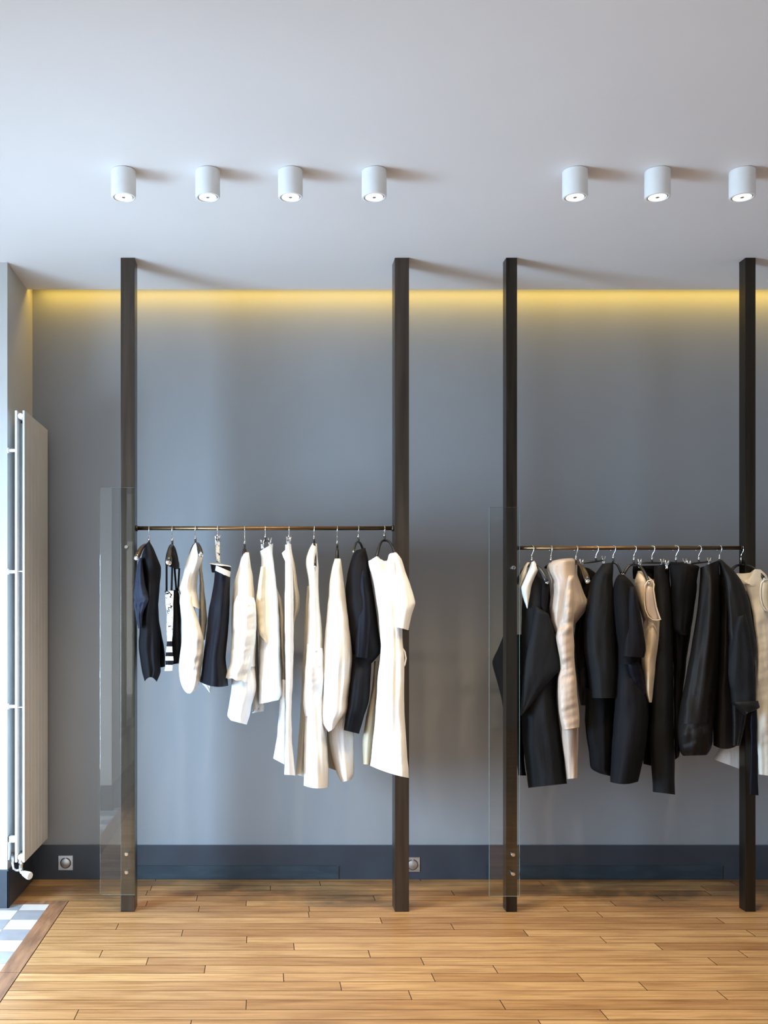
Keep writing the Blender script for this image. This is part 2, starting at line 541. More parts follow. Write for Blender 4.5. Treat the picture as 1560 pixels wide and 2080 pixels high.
def struct(name, mb, m, parent=None, sharp=None):
    o = mb.build(name, m, parent, sharp)
    if parent is None:
        o['kind'] = 'structure'
    return o


struct('wall_back', MB().box((-2.4, YB, -.05), (XR + .15, YB + .15, 3.2)), M['wall'])
# left pier between shop door lobby and back wall: pale paint
struct('wall_left', MB().box((-2.4, YP, -.05), (XL, YB, 3.2)), M['pillar'])
XQ = -.96
struct('wall_left.001', MB().box((-2.4, 1.63, -.05), (XQ, 1.95, 3.2)), M['pillar'])
mb = MB(); mb.box((-1.15, YF, -.05), (XQ, -2.2, 3.2)); mb.box((-1.15, -2.2, -.05), (XQ, 1.63, .35)); mb.box((-1.15, -2.2, 2.66), (XQ, 1.63, 3.2))
struct('wall_left.002', mb, M['pillar'])
struct('wall_right', MB().box((XR, YF, -.05), (XR + .15, YB + .15, 3.2)), M['white_paint'])
# ceiling slab stops short of the back wall and leaves the light slot
mb = MB(); mb.box((-2.4, YF - .15, ZC), (XR, 4.527, ZC + .07))
struct('ceiling', mb, M['ceiling'])
mb = MB(); mb.box((-2.4, YF - .15, 3.05), (XR + .15, YB + .15, 3.2)); mb.box((-2.4, 4.30, ZC + .07), (XR, 4.36, 3.05))
struct('ceiling.001', mb, M['ceiling'])

# unseen front wall behind the camera, with a window added for fill light
mb = MB()
mb.box((-1.15, YF - .15, -.05), (-.8, YF, 3.05)); mb.box((1.0, YF - .15, -.05), (XR, YF, 3.05))
mb.box((-.8, YF - .15, -.05), (1.0, YF, .28)); mb.box((-.8, YF - .15, 2.6), (1.0, YF, 3.05))
struct('wall_front', mb, M['wall'])


def window(name, lo, hi, axis, nbar):
    """frame bars and panes in the plane normal to axis ('X' or 'Y')"""
    w = .05
    mb = MB()
    a = 1 if axis == 'X' else 0
    def bar(a0, a1, z0, z1):
        l = list(lo); h = list(hi)
        l[a], h[a], l[2], h[2] = a0, a1, z0, z1
        mb.box(l, h, .004)
    bar(lo[a], hi[a], lo[2], lo[2] + w); bar(lo[a], hi[a], hi[2] - w, hi[2])
    for i in range(nbar + 2):
        x = lo[a] + (hi[a] - lo[a] - w) * i / (nbar + 1)
        bar(x, x + w, lo[2] + w, hi[2] - w)
    fr = struct(name, mb, M['base'])
    g = MB()
    c = [(lo[i] + hi[i]) / 2 for i in range(3)]
    k = 0 if axis == 'X' else 1
    l = list(lo); h = list(hi); l[k], h[k] = c[k] - .004, c[k] + .004
    for j in (a, 2):
        l[j] += w * .5; h[j] -= w * .5
    g.box(l, h)
    g.build('window_glass', M['pane'], fr)
    return fr


window('added_window', (-.8, YF - .10, .28), (1.0, YF - .04, 2.6), 'Y', 1)  # unseen window added for the fill light from the front
window('window_3', (-1.08, -2.2, .35), (-1.02, 1.63, 2.66), 'X', 4)
window('window_2', (-2.40, 1.95, 0.0), (-2.33, YP, ZC), 'X', 1)

# wooden floor, board by board
PW = .0782
JOINTS = {-1: [627], -2: [774, 1463], -3: [238, 919], -4: [370, 1068], -5: [501, 1225], -6: [597, 1338], -7: [205, 750, 1509],
          -8: [299, 858], -9: [416, 1006], -10: [576, 880, 1179], -11: [692, 1306], -12: [833, 1467], -13: [500, 1021],
          -14: [155, 1227], -15: [387, 1100], 0: [404, 628, 1150], 1: [298, 500, 1245], 2: [400, 760, 1340], 3: [298, 920], 4: [307, 549, 1430],
          5: [650, 1100]}
mb = MB()
lay = mb.bm.loops.layers.color.new('plank')
rnd = random.Random(21)
mb2 = MB()


def plank(x0, x1, y0, y1, t=None):
    g = .0015
    f = mb.quad([(x0 + g, y0 + g, 0), (x1 - g, y0 + g, 0), (x1 - g, y1 - g, 0), (x0 + g, y1 - g, 0)])
    c = (rnd.random() if t is None else t, rnd.random(), rnd.random(), 1)
    for l in f.loops:
        l[lay] = c


k = -90
for k in range(-86, 7):
    y0, y1 = 4.119 + PW * k, min(4.119 + PW * (k + 1), YB)
    if y1 < YF or y0 >= YB: continue
    y0 = max(y0, YF)
    ym = (y0 + y1) / 2
    xa = -.845 if y1 < 4.28 else XL
    xs = [xa]
    if k in JOINTS:
        js = sorted(sx(p, ym) for p in JOINTS[k])
        if js[0] - xa > 1.5: js.insert(0, js[0] - 1.05 - rnd.random() * .3)
        xs += [j for j in js if j > xa + .1]
    else:
        xs.append(xa + .3 + rnd.random() * 1.0)
    while xs[-1] < XR - .3:
        xs.append(xs[-1] + .75 + rnd.random() * .65)
    xs[-1] = XR
    for a, b_ in zip(xs[:-1], xs[1:]):
        plank(a, b_, y0, y1)
fl = struct('floor', mb, [M['oak']])
mb = MB().box((-2.4, YF, -.06), (XR, YB, -.0025))
struct('floor.001', mb, M['gap'])

# worn brown boards framing the tiled lobby, mitred at the corner
mb = MB()
yt = 4.224
mb.quad([(-.917, YF, .001), (-.8465, YF, .001), (-.8465, 3.42, .001), (-.917, 3.42, .001)])
mb.quad([(-.917, 3.4225, .001), (-.8465, 3.4225, .001), (-.8465, 4.2735, .001), (-.917, yt, .001)])
mb.quad([(XL, yt, .001), (-.9185, yt + .001, .001), (-.8465, 4.2752, .001), (XL, 4.2752, .001)])
struct('trim_1', mb, M['border'])
# checker tiles of the lobby
mb = MB()
ye = [4.224, 4.137, 4.010, 3.885, 3.760, 3.633]
while ye[-1] > 1.9: ye.append(ye[-1] - .1265)
xe = [-.917, -1.030]
while xe[-1] > -2.3: xe.append(xe[-1] - .1265)
for r in range(len(ye) - 1):
    for c in range(len(xe) - 1):
        mb.mi = (r + c) % 2
        x0, x1, y0, y1 = max(xe[c + 1], -2.32) + .001, xe[c] - .001, ye[r + 1] + .001, ye[r] - .001
        if y1 > YP and x1 < XL: continue
        mb.quad([(x0, y0, 0.0005), (x1, y0, 0.0005), (x1, y1, 0.0005), (x0, y1, 0.0005)])
struct('floor.002', mb, [M['tile_white'], M['tile_grey']])
mb = MB().quad([(-2.34, 1.85, -.0012), (-.917, 1.85, -.0012), (-.917, yt, -.0012), (-2.34, yt, -.0012)])
mb = MB(); mb.quad([(-2.34, 1.85, -.0012), (-.917, 1.85, -.0012), (-.917, yt, -.0012), (-2.34, yt, -.0012)])
struct('floor.003', mb, M['grout'])

# skirting
BH = .16
mb = MB(); mb.box((XL, YB - .013, 0), (XR, YB, BH), .002)
struct('baseboard_back', mb, M['base'])
mb = MB(); mb.box((-2.32, YP - .012, 0), (XL + .008, YP, BH + .002), .002); mb.box((XL, YP - .012, 0), (XL + .008, YB - .013, BH), .002)
struct('baseboard_left', mb, M['base'])
mb = MB(); mb.box((-2.32, 1.95, 0), (XQ + .01, 1.962, BH), .002); mb.box((XQ, YF, 0), (XQ + .01, 1.962, BH), .002)
struct('baseboard_left.001', mb, M['base'])
# low service panels let into the skirting
DB = YB - .013
for i, (a, b_, zt) in enumerate(((262, 688, .0625), (985, 1467, .0635))):
    mb = MB()
    x0, x1 = sx(a, DB), sx(b_, DB)
    mb.box((x0, DB - .004, .004), (x1, DB + .004, zt), .001)
    mb.box((x0, DB - .0055, zt), (x1 + .004, DB + .004, zt + .003), .0005)
    struct('trim_%d' % (i + 2), mb, M['base_vent'])

# ------------------------------------------------------------------ cove light
led = empty('led_strip', (1.55, 4.555, ZC + .055), 'warm yellow light strip hidden in the slot between ceiling edge and back wall', 'light strip')
mb = MB(); mb.box((XL + .01, 4.529, ZC + .045), (XR - .02, 4.575, ZC + .062), .002)
mb.build('profile', M['brushed'], led)
mb = MB(); mb.box((XL + .02, 4.540, ZC + .040), (XR - .03, 4.568, ZC + .0448))
mb.build('diffuser', M['led'], led)
lg = area_light('cove_wash', (1.55, 4.560, ZC + .036), (math.radians(12), 0, 0), 5.2, .025, COVE_ENERGY, COVE_COL)

# ------------------------------------------------------------------ ceiling spotlights
LD = 3.312
LABELS = ['leftmost white cylinder spotlight of the four above the left rack', 'second white cylinder spotlight from the left on the ceiling',
          'third white cylinder spotlight from the left on the ceiling', 'white cylinder spotlight at the right end of the row of four',
          'first white cylinder spotlight of the three above the right rack', 'middle white cylinder spotlight of the three above the right rack',
          'rightmost white cylinder ceiling spotlight at the photo edge']
protos = []


def lathe_obj(name, prof, c, m, parent, n=48, sharp=.6):
    mb = MB(); mb.lathe(prof, c, 'Z', n)
    return mb.build(name, m, parent, sharp)


spot_data = bpy.data.lights.new('spot_beam', 'SPOT')
spot_data.energy, spot_data.color = SPOT_ENERGY, SPOT_COL
spot_data.spot_size, spot_data.spot_blend, spot_data.shadow_soft_size = math.radians(100), .8, .03
r0 = empty('ceiling_spotlight', (0, 0, 0), LABELS[0], 'spotlight', 'white cylinder ceiling spotlights')
H = .0905
hp = [(.0395, 0), (.0415, -.002), (.0415, -H + .004), (.0405, -H + .001), (.0385, -H), (.0345, -H), (.0335, -H + .002), (.0335, -H + .012)]
lathe_obj('housing', hp, (0, 0, 0), M['lamp'], r0)
lathe_obj('recess', [(.0334, -H + .0115), (.0334, -H + .003), (.0305, -H + .003), (.0305, -H + .0115)], (0, 0, 0), M['lamp_dark'], r0)
lens = lathe_obj('reflector', [(.0304, -H + .0018), (.0296, -H + .0010), (.0270, -H + .004), (.020, -H + .016), (.011, -H + .023), (0.0005, -H + .025)], (0, 0, 0), M['glow'], r0)
lathe_obj('bulb', [(.0005, -H + .0002), (.0058, -H + .0008), (.0066, -H + .004), (.0040, -H + .010), (.0030, -H + .024)], (0, 0, 0), M['brushed'], r0)
protos = list(r0.children)
for i, px in enumerate([251, 422, 590, 760, 1168, 1335.5, 1507.5]):
    if i == 0: r = r0
    else:
        r = r0.copy(); C.objects.link(r); r['label'] = LABELS[i]
        for ch in protos:
            c = ch.copy(); C.objects.link(c); c.parent = r
    r.location = (sx(px, LD), LD, ZC - .0005)
    s = bpy.data.objects.new('spot_beam', spot_data)
    C.objects.link(s); s.parent = r
    s.location = (0, 0, -H - .012); s.rotation_euler = (math.radians(2), 0, 0)

# ------------------------------------------------------------------ radiator
XRAD = -1.0016
y0, y1 = 4.13, 4.574
z0, z1 = .203, 2.10
rad = empty('radiator', (XRAD - .02, (y0 + y1) / 2, z0), 'tall white vertical panel radiator mounted on the left pier', 'radiator')
mb = MB()
n = 7
w = (y1 - y0) / n
for i in range(n):
    mb.box((XRAD - .009, y0 + w * i + .0008, z0), (XRAD, y0 + w * (i + 1) - .0008, z1), .0015)
mb.build('front_panel', M['radiator'], rad)
mb = MB()
for i in range(n):
    mb.box((-1.0425, y0 + w * i + .0008, z0), (-1.0335, y0 + w * (i + 1) - .0008, z1), .0015)
mb.build('back_panel', M['rad_white'], rad)
for zz in (2.078, .222):
    mb = MB(); mb.lathe([(.0005, y0 + .004), (.0105, y0 + .004), (.0122, y0 + .008), (.0122, y1 - .01), (.0005, y1 - .008)], (-1.0212, 0, zz), 'Y', 24)
    mb.build('header_pipe', M['rad_white'], rad, .6)
mb = MB()
for i in range(n * 2):
    yy = y0 + .05 + (y1 - y0 - .08) * i / (n * 2 - 1)
    mb.box((-1.033, yy, .24), (-1.0095, yy + .0025, 2.055))
mb.box((-1.033, y0 + .045, .24), (-1.0325, y1 - .02, 2.055))
mb.build('convector_fins', M['rad_fins'], rad)
for zz in (1.94, 1.425, .853):
    mb = MB(); mb.tube([(XL + .0005, y0 + .05, zz), (-1.0425, y0 + .05, zz)], .007, 12); mb.tube([(XL + .0005, y0 + .05, zz), (XL + .006, y0 + .05, zz)], .012, 14)
    mb.build('wall_bracket', M['rad_white'], rad)
for zz in (1.425, .853):
    mb = MB(); mb.box((-1.0335, y0 + .012, zz - .002), (-1.009, y0 + .016, zz + .002)); mb.build('spacer', M['rad_white'], rad)
mb = MB(); mb.box((XL + .0005, y0 + .052, .20), (XL + .006, y0 + .08, .30), .001); mb.box((XL + .0005, y0 + .052, .275), (-1.0425, y0 + .08, .30), .001)
mb.build('lower_bracket', M['rad_white'], rad)
# valve at the near lower corner
vy = y0 + .005
valve = MB()
valve.tube([(-1.0212, vy + .012, .222), (-1.0212, vy + .012, .19)], [.012, .011], 16)
valve.tube([(-1.0212, vy + .012, .190), (-1.0212, vy + .012, .176)], [.0085, .0085], 6, smooth=False)
valve.tube([(-1.0212, vy + .012, .178), (-1.0212, vy + .010, .166), (-1.015, vy + .004, .160)], [.009, .010, .009], 14)
vb = valve.build('valve_body', M['chrome'], rad)
mb = MB(); mb.tube([(-1.022, vy + .012, .168), (-1.04, vy + .02, .163), (-1.056, vy + .03, .166), (-1.062, vy + .035, .19), (-1.069, vy + .06, .21), (-1.072, vy + .09, .214), (XL + .0075, vy + .11, .215)], .006, 12)
mb.build('supply_pipe', M['chrome'], vb)
mb = MB(); mb.tube([(-1.016, vy + .004, .1605), (-1.008, vy - .002, .158), (-1.006, vy - .003, .1575), (-.985, vy - .014, .152), (-.976, vy - .018, .150), (-.9745, vy - .019, .1497)],
                   [.007, .008, .0115, .0165, .0165, .0145], 12)
mb.build('valve_knob', M['rad_white'], vb, .5)

# ------------------------------------------------------------------ floor sockets on the skirting
for i, (px, py, lab) in enumerate(((133.5, 1752.5, 'square metal socket plate on the dark skirting beside the radiator'),
                                   (838, 1756, 'square metal socket plate half hidden behind the second post'))):
    c = P(px, py, DB)
    e_ = empty('wall_socket', (c.x, DB, c.z), lab, 'socket', 'metal sockets on the skirting')
    mb = MB(); mb.box((c.x - .034, DB - .004, c.z - .034), (c.x + .034, DB, c.z + .034), .001)
    mb.build('cover_plate', M['brushed'], e_)
    mb = MB(); mb.lathe([(.0255, -.0042), (.0255, -.0055), (.0225, -.0055), (.0215, -.0044)], (c.x, DB, c.z), 'Y', 32)
    mb.build('ring', M['lamp_dark'], e_)
    mb = MB(); mb.lathe([(.0214, -.0040), (.0212, -.0075), (.018, -.009), (.0005, -.0092)], (c.x, DB, c.z), 'Y', 32)
    f_ = mb.build('flap', M['brushed'], e_, .5)
    mb = MB(); mb.box((c.x - .004, DB - .0068, c.z + .0195), (c.x + .004, DB - .004, c.z + .026), .0006)
    mb.build('catch', M['brushed'], f_)

# ------------------------------------------------------------------ clothes racks: two posts from floor to ceiling, a rail, a glass panel
PY = 4.12
SCL = PY / F


def rack(lab, posts, depth, msteel, rail_py, rail_r, gl, bolts, rail_y):
    root = empty('clothes_rack', ((sx(posts[0][0], PY) + sx(posts[1][1], PY)) / 2, PY + depth / 2, 0), lab, 'clothes rack', 'steel clothes racks')
    pobj = []
    for a, b_ in posts:
        mb = MB(); mb.box((sx(a, PY), PY, .0), (sx(b_, PY), PY + depth, ZC - .0005), .0018)
        pobj.append(mb.build('post', msteel, root))
    x0, x1 = sx(posts[0][1], PY), sx(posts[1][0], PY)
    zz = CAM_Z - (rail_py - VY) / F * rail_y
    mb = MB(); mb.tube([(x0, rail_y, zz), (x1, rail_y, zz)], rail_r, 20)
    rl = mb.build('rail', M['bronze'], root)
    for xa, sg in ((x0, 1), (x1, -1)):
        mb = MB(); mb.tube([(xa, rail_y, zz), (xa + sg * .008, rail_y, zz)], rail_r * 1.45, 20); mb.build('rail_socket', msteel, rl)
    # glass panel on stand-off bolts in front of the first post
    gD = PY - .030
    a = P(gl[0], gl[3], gD); b2 = P(gl[2], gl[1], gD)
    mb = MB(); mb.box((a.x, gD, a.z), (b2.x, gD + .008, b2.z), .0006)
    for f in mb.bm.faces:
        if abs(f.normal.y) < .5: f.material_index = 1
    g = mb.build('glass_panel', [M['glass'], M['glass_edge']], root)
    for px, py in bolts:
        c = P(px, py, gD - .01)
        mb = MB(); mb.lathe([(.0005, -.018), (.0062, -.018), (.0082, -.015), (.0082, -.001), (.007, 0.0)], (c.x, gD, c.z), 'Y', 20)
        mb.lathe([(.0045, .0082), (.0045, PY - gD)], (c.x, gD, c.z), 'Y', 14)
        mb.build('standoff_bolt', M['chrome'], g, .6)
    return root, zz


RY1, RY2 = PY + .042, PY + .028
rack1, RZ1 = rack('left dark steel rack with floor to ceiling posts holding the mostly white clothes', ((245, 273.5), (802, 831)), .085, M['steel'], 1073, .0085,
                  (203, 990, 274, 1818), ((257, 1111), (257, 1735), (257, 1772)), RY1)
rack2, RZ2 = rack('right dark steel rack with thinner posts holding the mostly black clothes', ((1028, 1050.5), (1514, 1535)), .055, M['steel2'], 1113, .008,
                  (994, 1030, 1056, 1821), ((1043, 1153), (1042, 1736), (1042, 1775)), RY2)


# ------------------------------------------------------------------ hangers
def hook(root, hx, ry, rz, stem_z, yaw, rr):
    """chrome hook over the rail, stem ends at stem_z"""
    pts = []
    R = rr + .0055
    cy, cz = math.cos(yaw), math.sin(yaw)
    for k in range(0, 13):
        a = math.radians(-35 + 215 * k / 12)      # from behind, over the top, to the front
        d, z = math.cos(a) * R, math.sin(a) * R   # d > 0 away from the camera
        pts.append((hx - d * cz, ry + d * cy, rz + z + (R - rr - .0017) * -1 + .0))
    pts += [(hx + R * .85 * cz, ry - R * .85 * cy, rz - R * 1.0), (hx + R * .3 * cz, ry - R * .3 * cy, rz - R * 1.75), (hx, ry, rz - R * 2.4), (hx, ry, stem_z)]
    mb = MB(); mb.tube(pts, .0016, 10)
    return mb.build('hook', M['chrome'], root)


def hanger(lab, hook_px, rack_i, near=None, dn=.18, style='coat', yaw=0.0, brown=False, thick=.012, neck_drop=.062, far=None, df=None, clips=None, bar=None):
    ry, rz, rr = ((RY1, RZ1, .0085), (RY2, RZ2, .008))[rack_i]
    hx = sx(hook_px, ry)
    nz_ = rz - neck_drop
    root = empty('clothes_hanger', (hx, ry, nz_), lab, 'hanger', 'hangers on the left rail' if rack_i == 0 else 'hangers on the right rail')
    m_ = M['hanger_brown'] if brown else M['hanger']
    hook(root, hx, ry, rz, nz_ + .018, yaw, rr)
    mb = MB(); mb.lathe([(.0022, .012), (.0042, .010), (.0042, 0), (.0030, -.003)], (hx, ry, nz_ + .01), 'Z', 14)
    mb.build('ferrule', M['chrome'], root)
    top = Vector((hx, ry, nz_))
    if style == 'coat':
        N_ = P(near[0], near[1], ry - dn)
        if far: F_ = P(far[0], far[1], ry + df)
        else: F_ = Vector((2 * hx - N_.x, 2 * ry - N_.y, N_.z))
        mb = MB()
        mb.tube([top + Vector((0, 0, .012)), top + Vector((0, 0, -.012))], .0042, 12)
        t2 = top + Vector((0, 0, -.010))
        for T_ in (N_, F_):
            pts, rad_ = [], []
            for k in range(11):
                q = k / 10
                p = t2.lerp(T_, q)
                p.z += (t2.z - T_.z) * (.30 * math.sin(math.pi * q)) * (1 if not clips else 0)
                pts.append(p); rad_.append(.0045 + (thick - .0045) * min(1, q * 1.25) ** 1.5)
            mb.tube(pts, rad_, 14)
        body = mb.build('shoulder_bar', m_, root)
        for T_, src in ((N_, t2), (F_, t2)):
            d = (T_ - src).normalized()
            mb = MB(); mb.tube([T_ - d * .001, T_ + d * .003, T_ + d * .006], [thick * .95, thick * .85, thick * .45], 16)
            tp = mb.build('end_cap', M['chrome'], body)
            mb = MB(); mb.tube([T_ + d * .0058, T_ + d * .0085], [.0035, .0022], 10); mb.build('stud', M['brushed'], tp)
    else:
        A_ = P(bar[0][0], bar[0][1], ry - bar[0][2]); B_ = P(bar[1][0], bar[1][1], ry - bar[1][2])
        mid = (A_ + B_) / 2
        mb = MB()
        mb.tube([top + Vector((0, 0, .012)), top + Vector((0, 0, -.004))], .004, 12)
        cz = nz_ - .006
        mb.tube([A_, Vector((hx, ry, max(cz, (A_.z + B_.z) / 2))), B_], .0040, 12)
        body = mb.build('clip_bar', m_, root)
        for T_ in (A_, B_):
            q = T_.lerp(mid, .12)
            mb = MB()
            for sgn in (-1, 1):
                mb.tube([q + Vector((sgn * .0075, 0, .016)), q + Vector((sgn * .0035, 0, .002)), q + Vector((sgn * .0022, 0, -.016)), q + Vector((sgn * .004, 0, -.022))], [.0022, .003, .0032, .003], 8)
            mb.box((q.x - .006, q.y - .008, q.z - .004), (q.x + .006, q.y + .008, q.z + .004), .001)
            mb.build('clip', M['chrome'], body)
    return root

# ------------------------------------------------------------------ clothes on the left rail
def garment(name, lab, cat, group, px, py, D):
    p = P(px, py, D)
    return empty(name, p, lab, cat, group)


GL, GR = 'clothes on the left rail', 'clothes on the right rail'
h = hanger
h('dark wooden hanger poking out of the navy jacket at the left end', 303, 0, near=(277, 1134), dn=.19, brown=True, thick=.011, neck_drop=.060, far=(312, 1135), df=.09)
h('black padded hanger carrying the strappy printed top', 350, 0, near=(342, 1143), dn=.17, thick=.014, neck_drop=.062)
h('black hanger whose end shows at the shoulder of the puffy white top', 397, 0, near=(408, 1127), dn=.19, thick=.011, neck_drop=.055)
h('clip hanger holding the navy skirt by a white strap', 442, 0, style='clip', bar=((440, 1096, .12), (444, 1095, -.12)), neck_drop=.042)
h('black hanger with a long stem above the white shirt with rolled sleeves', 497, 0, near=(494, 1136), dn=.05, thick=.006, neck_drop=.075)
h('clip hanger holding the pale blouse with a shaded side flap', 539, 0, style='clip', bar=((532, 1104, .10), (549, 1100, -.10)), neck_drop=.048)
h('clip hanger holding the narrow white strip dress', 587, 0, style='clip', bar=((585, 1098, .10), (588, 1098, -.10)), neck_drop=.046)
h('black hanger whose dark end shows through the longest white dress', 638, 0, near=(640, 1151), dn=.142, thick=.0065, neck_drop=.055)
h('black hanger with triangular neck above the draped white tunic', 685, 0, near=(684, 1146), dn=.035, thick=.006, neck_drop=.075)
h('black hanger seen as a loop above the black jacket', 728, 0, near=(718, 1120), dn=.12, thick=.005, neck_drop=.048, far=(738, 1120), df=.10)
h('black curved hanger holding the white dress at the right end of the left rail', 781, 0, near=(764, 1134), dn=.09, thick=.006, neck_drop=.042, far=(804, 1128), df=-.10)

D1 = RY1
# 1 navy jacket
g = garment('jacket', 'short navy black jacket with bunched daylit sleeve, leftmost on the left rail', 'jacket', GL, 303, 1380, D1)
cloth('bodice', M['navy_black'], g, 'A2', [(236, 305, 266, 305), (205, 360, 312, 385), (170, 450, 360, 510), (160, 560, 396, 610), (180, 700, 392, 720), (200, 850, 382, 850), (195, 1000, 368, 1010),
      (160, 1150, 362, 1170), (142, 1300, 372, 1290), (136, 1420, 385, 1420), (128, 1580, 385, 1580), (150, 1730, 385, 1730), (170, 1880, 395, 1870), (203, 1985, 345, 1990)], D1 + .01, [.03, .15, .17, .15, .13, .11],
      folds=(3, .012, .4), wr=.010, seed=1.1, sag=-9)
cloth('back_panel', M['navy_black'], g, 'A2', [(280, 1000, 366, 1000), (290, 1200, 370, 1200), (305, 1350, 392, 1350), (320, 1520, 428, 1520), (335, 1680, 447, 1680), (370, 1825, 447, 1805)], D1 + .12, [.03, .04, .05, .04],
      folds=(2, .008, 1.0), seed=1.7)
cloth('sleeve', M['navy_daylit'], g, 'A2', [(138, 500, 166, 490), (112, 590, 178, 590), (90, 720, 190, 700), (78, 850, 212, 830), (66, 950, 240, 920), (80, 1000, 262, 1000), (68, 1060, 240, 1060), (88, 1140, 200, 1120),
      (95, 1220, 180, 1180), (128, 1350, 165, 1330)], D1 - .12, [.02, .04, .05, .05, .03], folds=(2.5, .010, .8), wr=.012, crease=.010, seed=2.2)
# 2 strappy printed top
g = garment('camisole_top', 'strappy top with black and white print and striped hem panel', 'top', GL, 345, 1360, D1)
cloth('printed_panel', [M['print'], M['navy_black'], M['white_cool']], g, 'A3', [(27, 842, 127, 842), (33, 920, 125, 920), (36, 1010, 122, 1010), (48, 1100, 122, 1100), (50, 1250, 120, 1250), (50, 1340, 118, 1340), (52, 1400, 112, 1400),
      (46, 1460, 112, 1460), (42, 1520, 112, 1520), (38, 1570, 118, 1570), (32, 1640, 126, 1640), (35, 1690, 118, 1690), (24, 1758, 112, 1755)], D1 - .10, [.035, .035, .03, .03], folds=(1.5, .005, .5), wr=.004, e=.6, seed=3.1,
      stripes=((1286, 1302.5, 2), (1302.5, 1311.5, 1), (1311.5, 1323, 2), (1323, 1331.3, 1), (1331.3, 1342.5, 2), (1342.5, 1350.8, 1), (1350.8, 1400, 2)))
cloth('bodice', M['black'], g, 'A3', [(80, 838, 165, 832), (90, 880, 190, 875), (95, 1000, 202, 1000), (100, 1200, 212, 1200), (100, 1400, 212, 1400), (100, 1550, 214, 1550), (100, 1685, 190, 1672)], D1 + .03, [.09, .11, .12, .11], folds=(2, .006, .5), wr=.006, seed=3.6, e=.7)
mb = MB()
for (xa, ya, xb, yb, da, db_) in ((47, 545, 47, 845, .165, .10), (112, 560, 104, 845, .15, .09), (138, 585, 158, 835, -.10, -.02), (192, 590, 178, 840, -.12, -.03)):
    a = P(*fx('A3', xa, ya), D1 - da); b_ = P(*fx('A3', xb, yb), D1 - db_)
    mb = MB()
    pts = [a.lerp(b_, q / 6) for q in range(7)]
    mb.tube(pts, .0042, 8)
    mb.build('strap', M['black'], g)
cloth('strap_loop', M['black'], g, 'A3', [(104, 330, 132, 330), (90, 410, 150, 420), (60, 475, 175, 480), (36, 520, 192, 520), (34, 548, 195, 575), (60, 560, 185, 600)], D1 - .02, [.02, .09, .13, .13], folds=(1, .003, 0), wr=.003, seed=3.9)
# 3 puffy white top
g = garment('puff_blouse', 'white puffy blouse gathered at the armhole, between printed top and navy skirt', 'blouse', GL, 397, 1408, D1)
cloth('yoke', M['white'], g, 'A3', [(379, 288, 393, 288), (350, 330, 425, 330), (322, 390, 452, 385), (275, 510, 460, 480), (228, 680, 412, 640), (186, 820, 392, 830), (205, 890, 410, 940), (300, 1000, 425, 1050)], D1 - .01,
      [.02, .10, .13, .12], folds=(2, .008, .3), wr=.009, seed=4.1)
cloth('puff_sleeve', M['white'], g, 'A3', [(208, 868, 345, 880), (194, 960, 350, 960), (206, 1050, 372, 1060), (216, 1150, 400, 1150), (222, 1280, 440, 1270), (216, 1440, 468, 1410), (200, 1580, 466, 1560), (186, 1720, 445, 1720),
      (196, 1840, 430, 1840), (222, 1930, 412, 1920), (252, 1985, 378, 1980), (284, 2014, 335, 2012)], D1 - .09, [.03, .06, .08, .09, .08, .04], folds=(2.2, .014, 1.0), wr=.016, crease=.008, drift=.35, seed=4.7)
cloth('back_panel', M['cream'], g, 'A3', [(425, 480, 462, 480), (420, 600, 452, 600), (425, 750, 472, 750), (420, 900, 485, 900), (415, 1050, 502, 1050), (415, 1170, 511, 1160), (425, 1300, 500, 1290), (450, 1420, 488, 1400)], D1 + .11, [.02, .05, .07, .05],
      folds=(2, .006, .2), seed=5.1)
cloth('back_tail', M['white_cool'], g, 'A3', [(425, 1780, 500, 1800), (448, 1890, 560, 1925), (500, 1955, 560, 1960), (535, 2003, 550, 2000)], D1 + .13, [.02, .03, .02], folds=(1.5, .004, .2), seed=5.5)
# 4 navy skirt
g = garment('skirt', 'navy A-line skirt with white waistband clipped to a strap', 'skirt', GL, 440, 1396, D1 - .02)
cloth('skirt_body', M['navy'], g, 'A3', [(600, 608, 772, 686), (590, 700, 770, 760), (574, 830, 768, 850), (550, 950, 767, 960), (525, 1100, 762, 1100), (505, 1280, 752, 1280), (486, 1450, 735, 1440), (464, 1620, 724, 1600), (445, 1760, 735, 1750), (427, 1882, 752, 1925)],
      D1 - .02, [.13, .15, .17, .18], folds=(2.4, .008, 2.2), wr=.005, seed=6.1, sag=6, hem=0, open_top=True)
cloth('waistband', M['white_cool'], g, 'A3', [(606, 552, 776, 624), (601, 610, 772, 690)], D1 - .025, [.135, .14], folds=(1, .001, 0), wr=.002, seed=6.4, open_top=True)
cloth('facing', M['navy_black'], g, 'A3', [(542, 540, 778, 570), (572, 566, 777, 606), (606, 585, 775, 630)], D1 + .02, [.125, .12], folds=(1, .001, 0), wr=.002, seed=6.5, open_top=True)
mb = MB()
pts = []
for k in range(41):
    a = 2 * math.pi * k / 40
    u, w_ = math.cos(a), math.sin(a)
    px, py = fx('A3', 660 + 118 * u, 553 + 16 * u)
    pts.append(P(px, py - 2.2 * (1 - u * u) * (1 if w_ < 0 else .2), D1 + .02 - .125 * w_))
mb.tube(pts, .0028, 8, cap=False)
mb.build('waist_piping', M['white_cool'], g)
cloth('hanging_strap', [M['print'], M['white_cool']], g, 'A3', [(606, 285, 654, 288), (608, 400, 656, 400), (614, 512, 664, 520)], D1 - .03, [.012, .014], folds=(1, .001, 0), wr=.002, e=.6, seed=6.8)
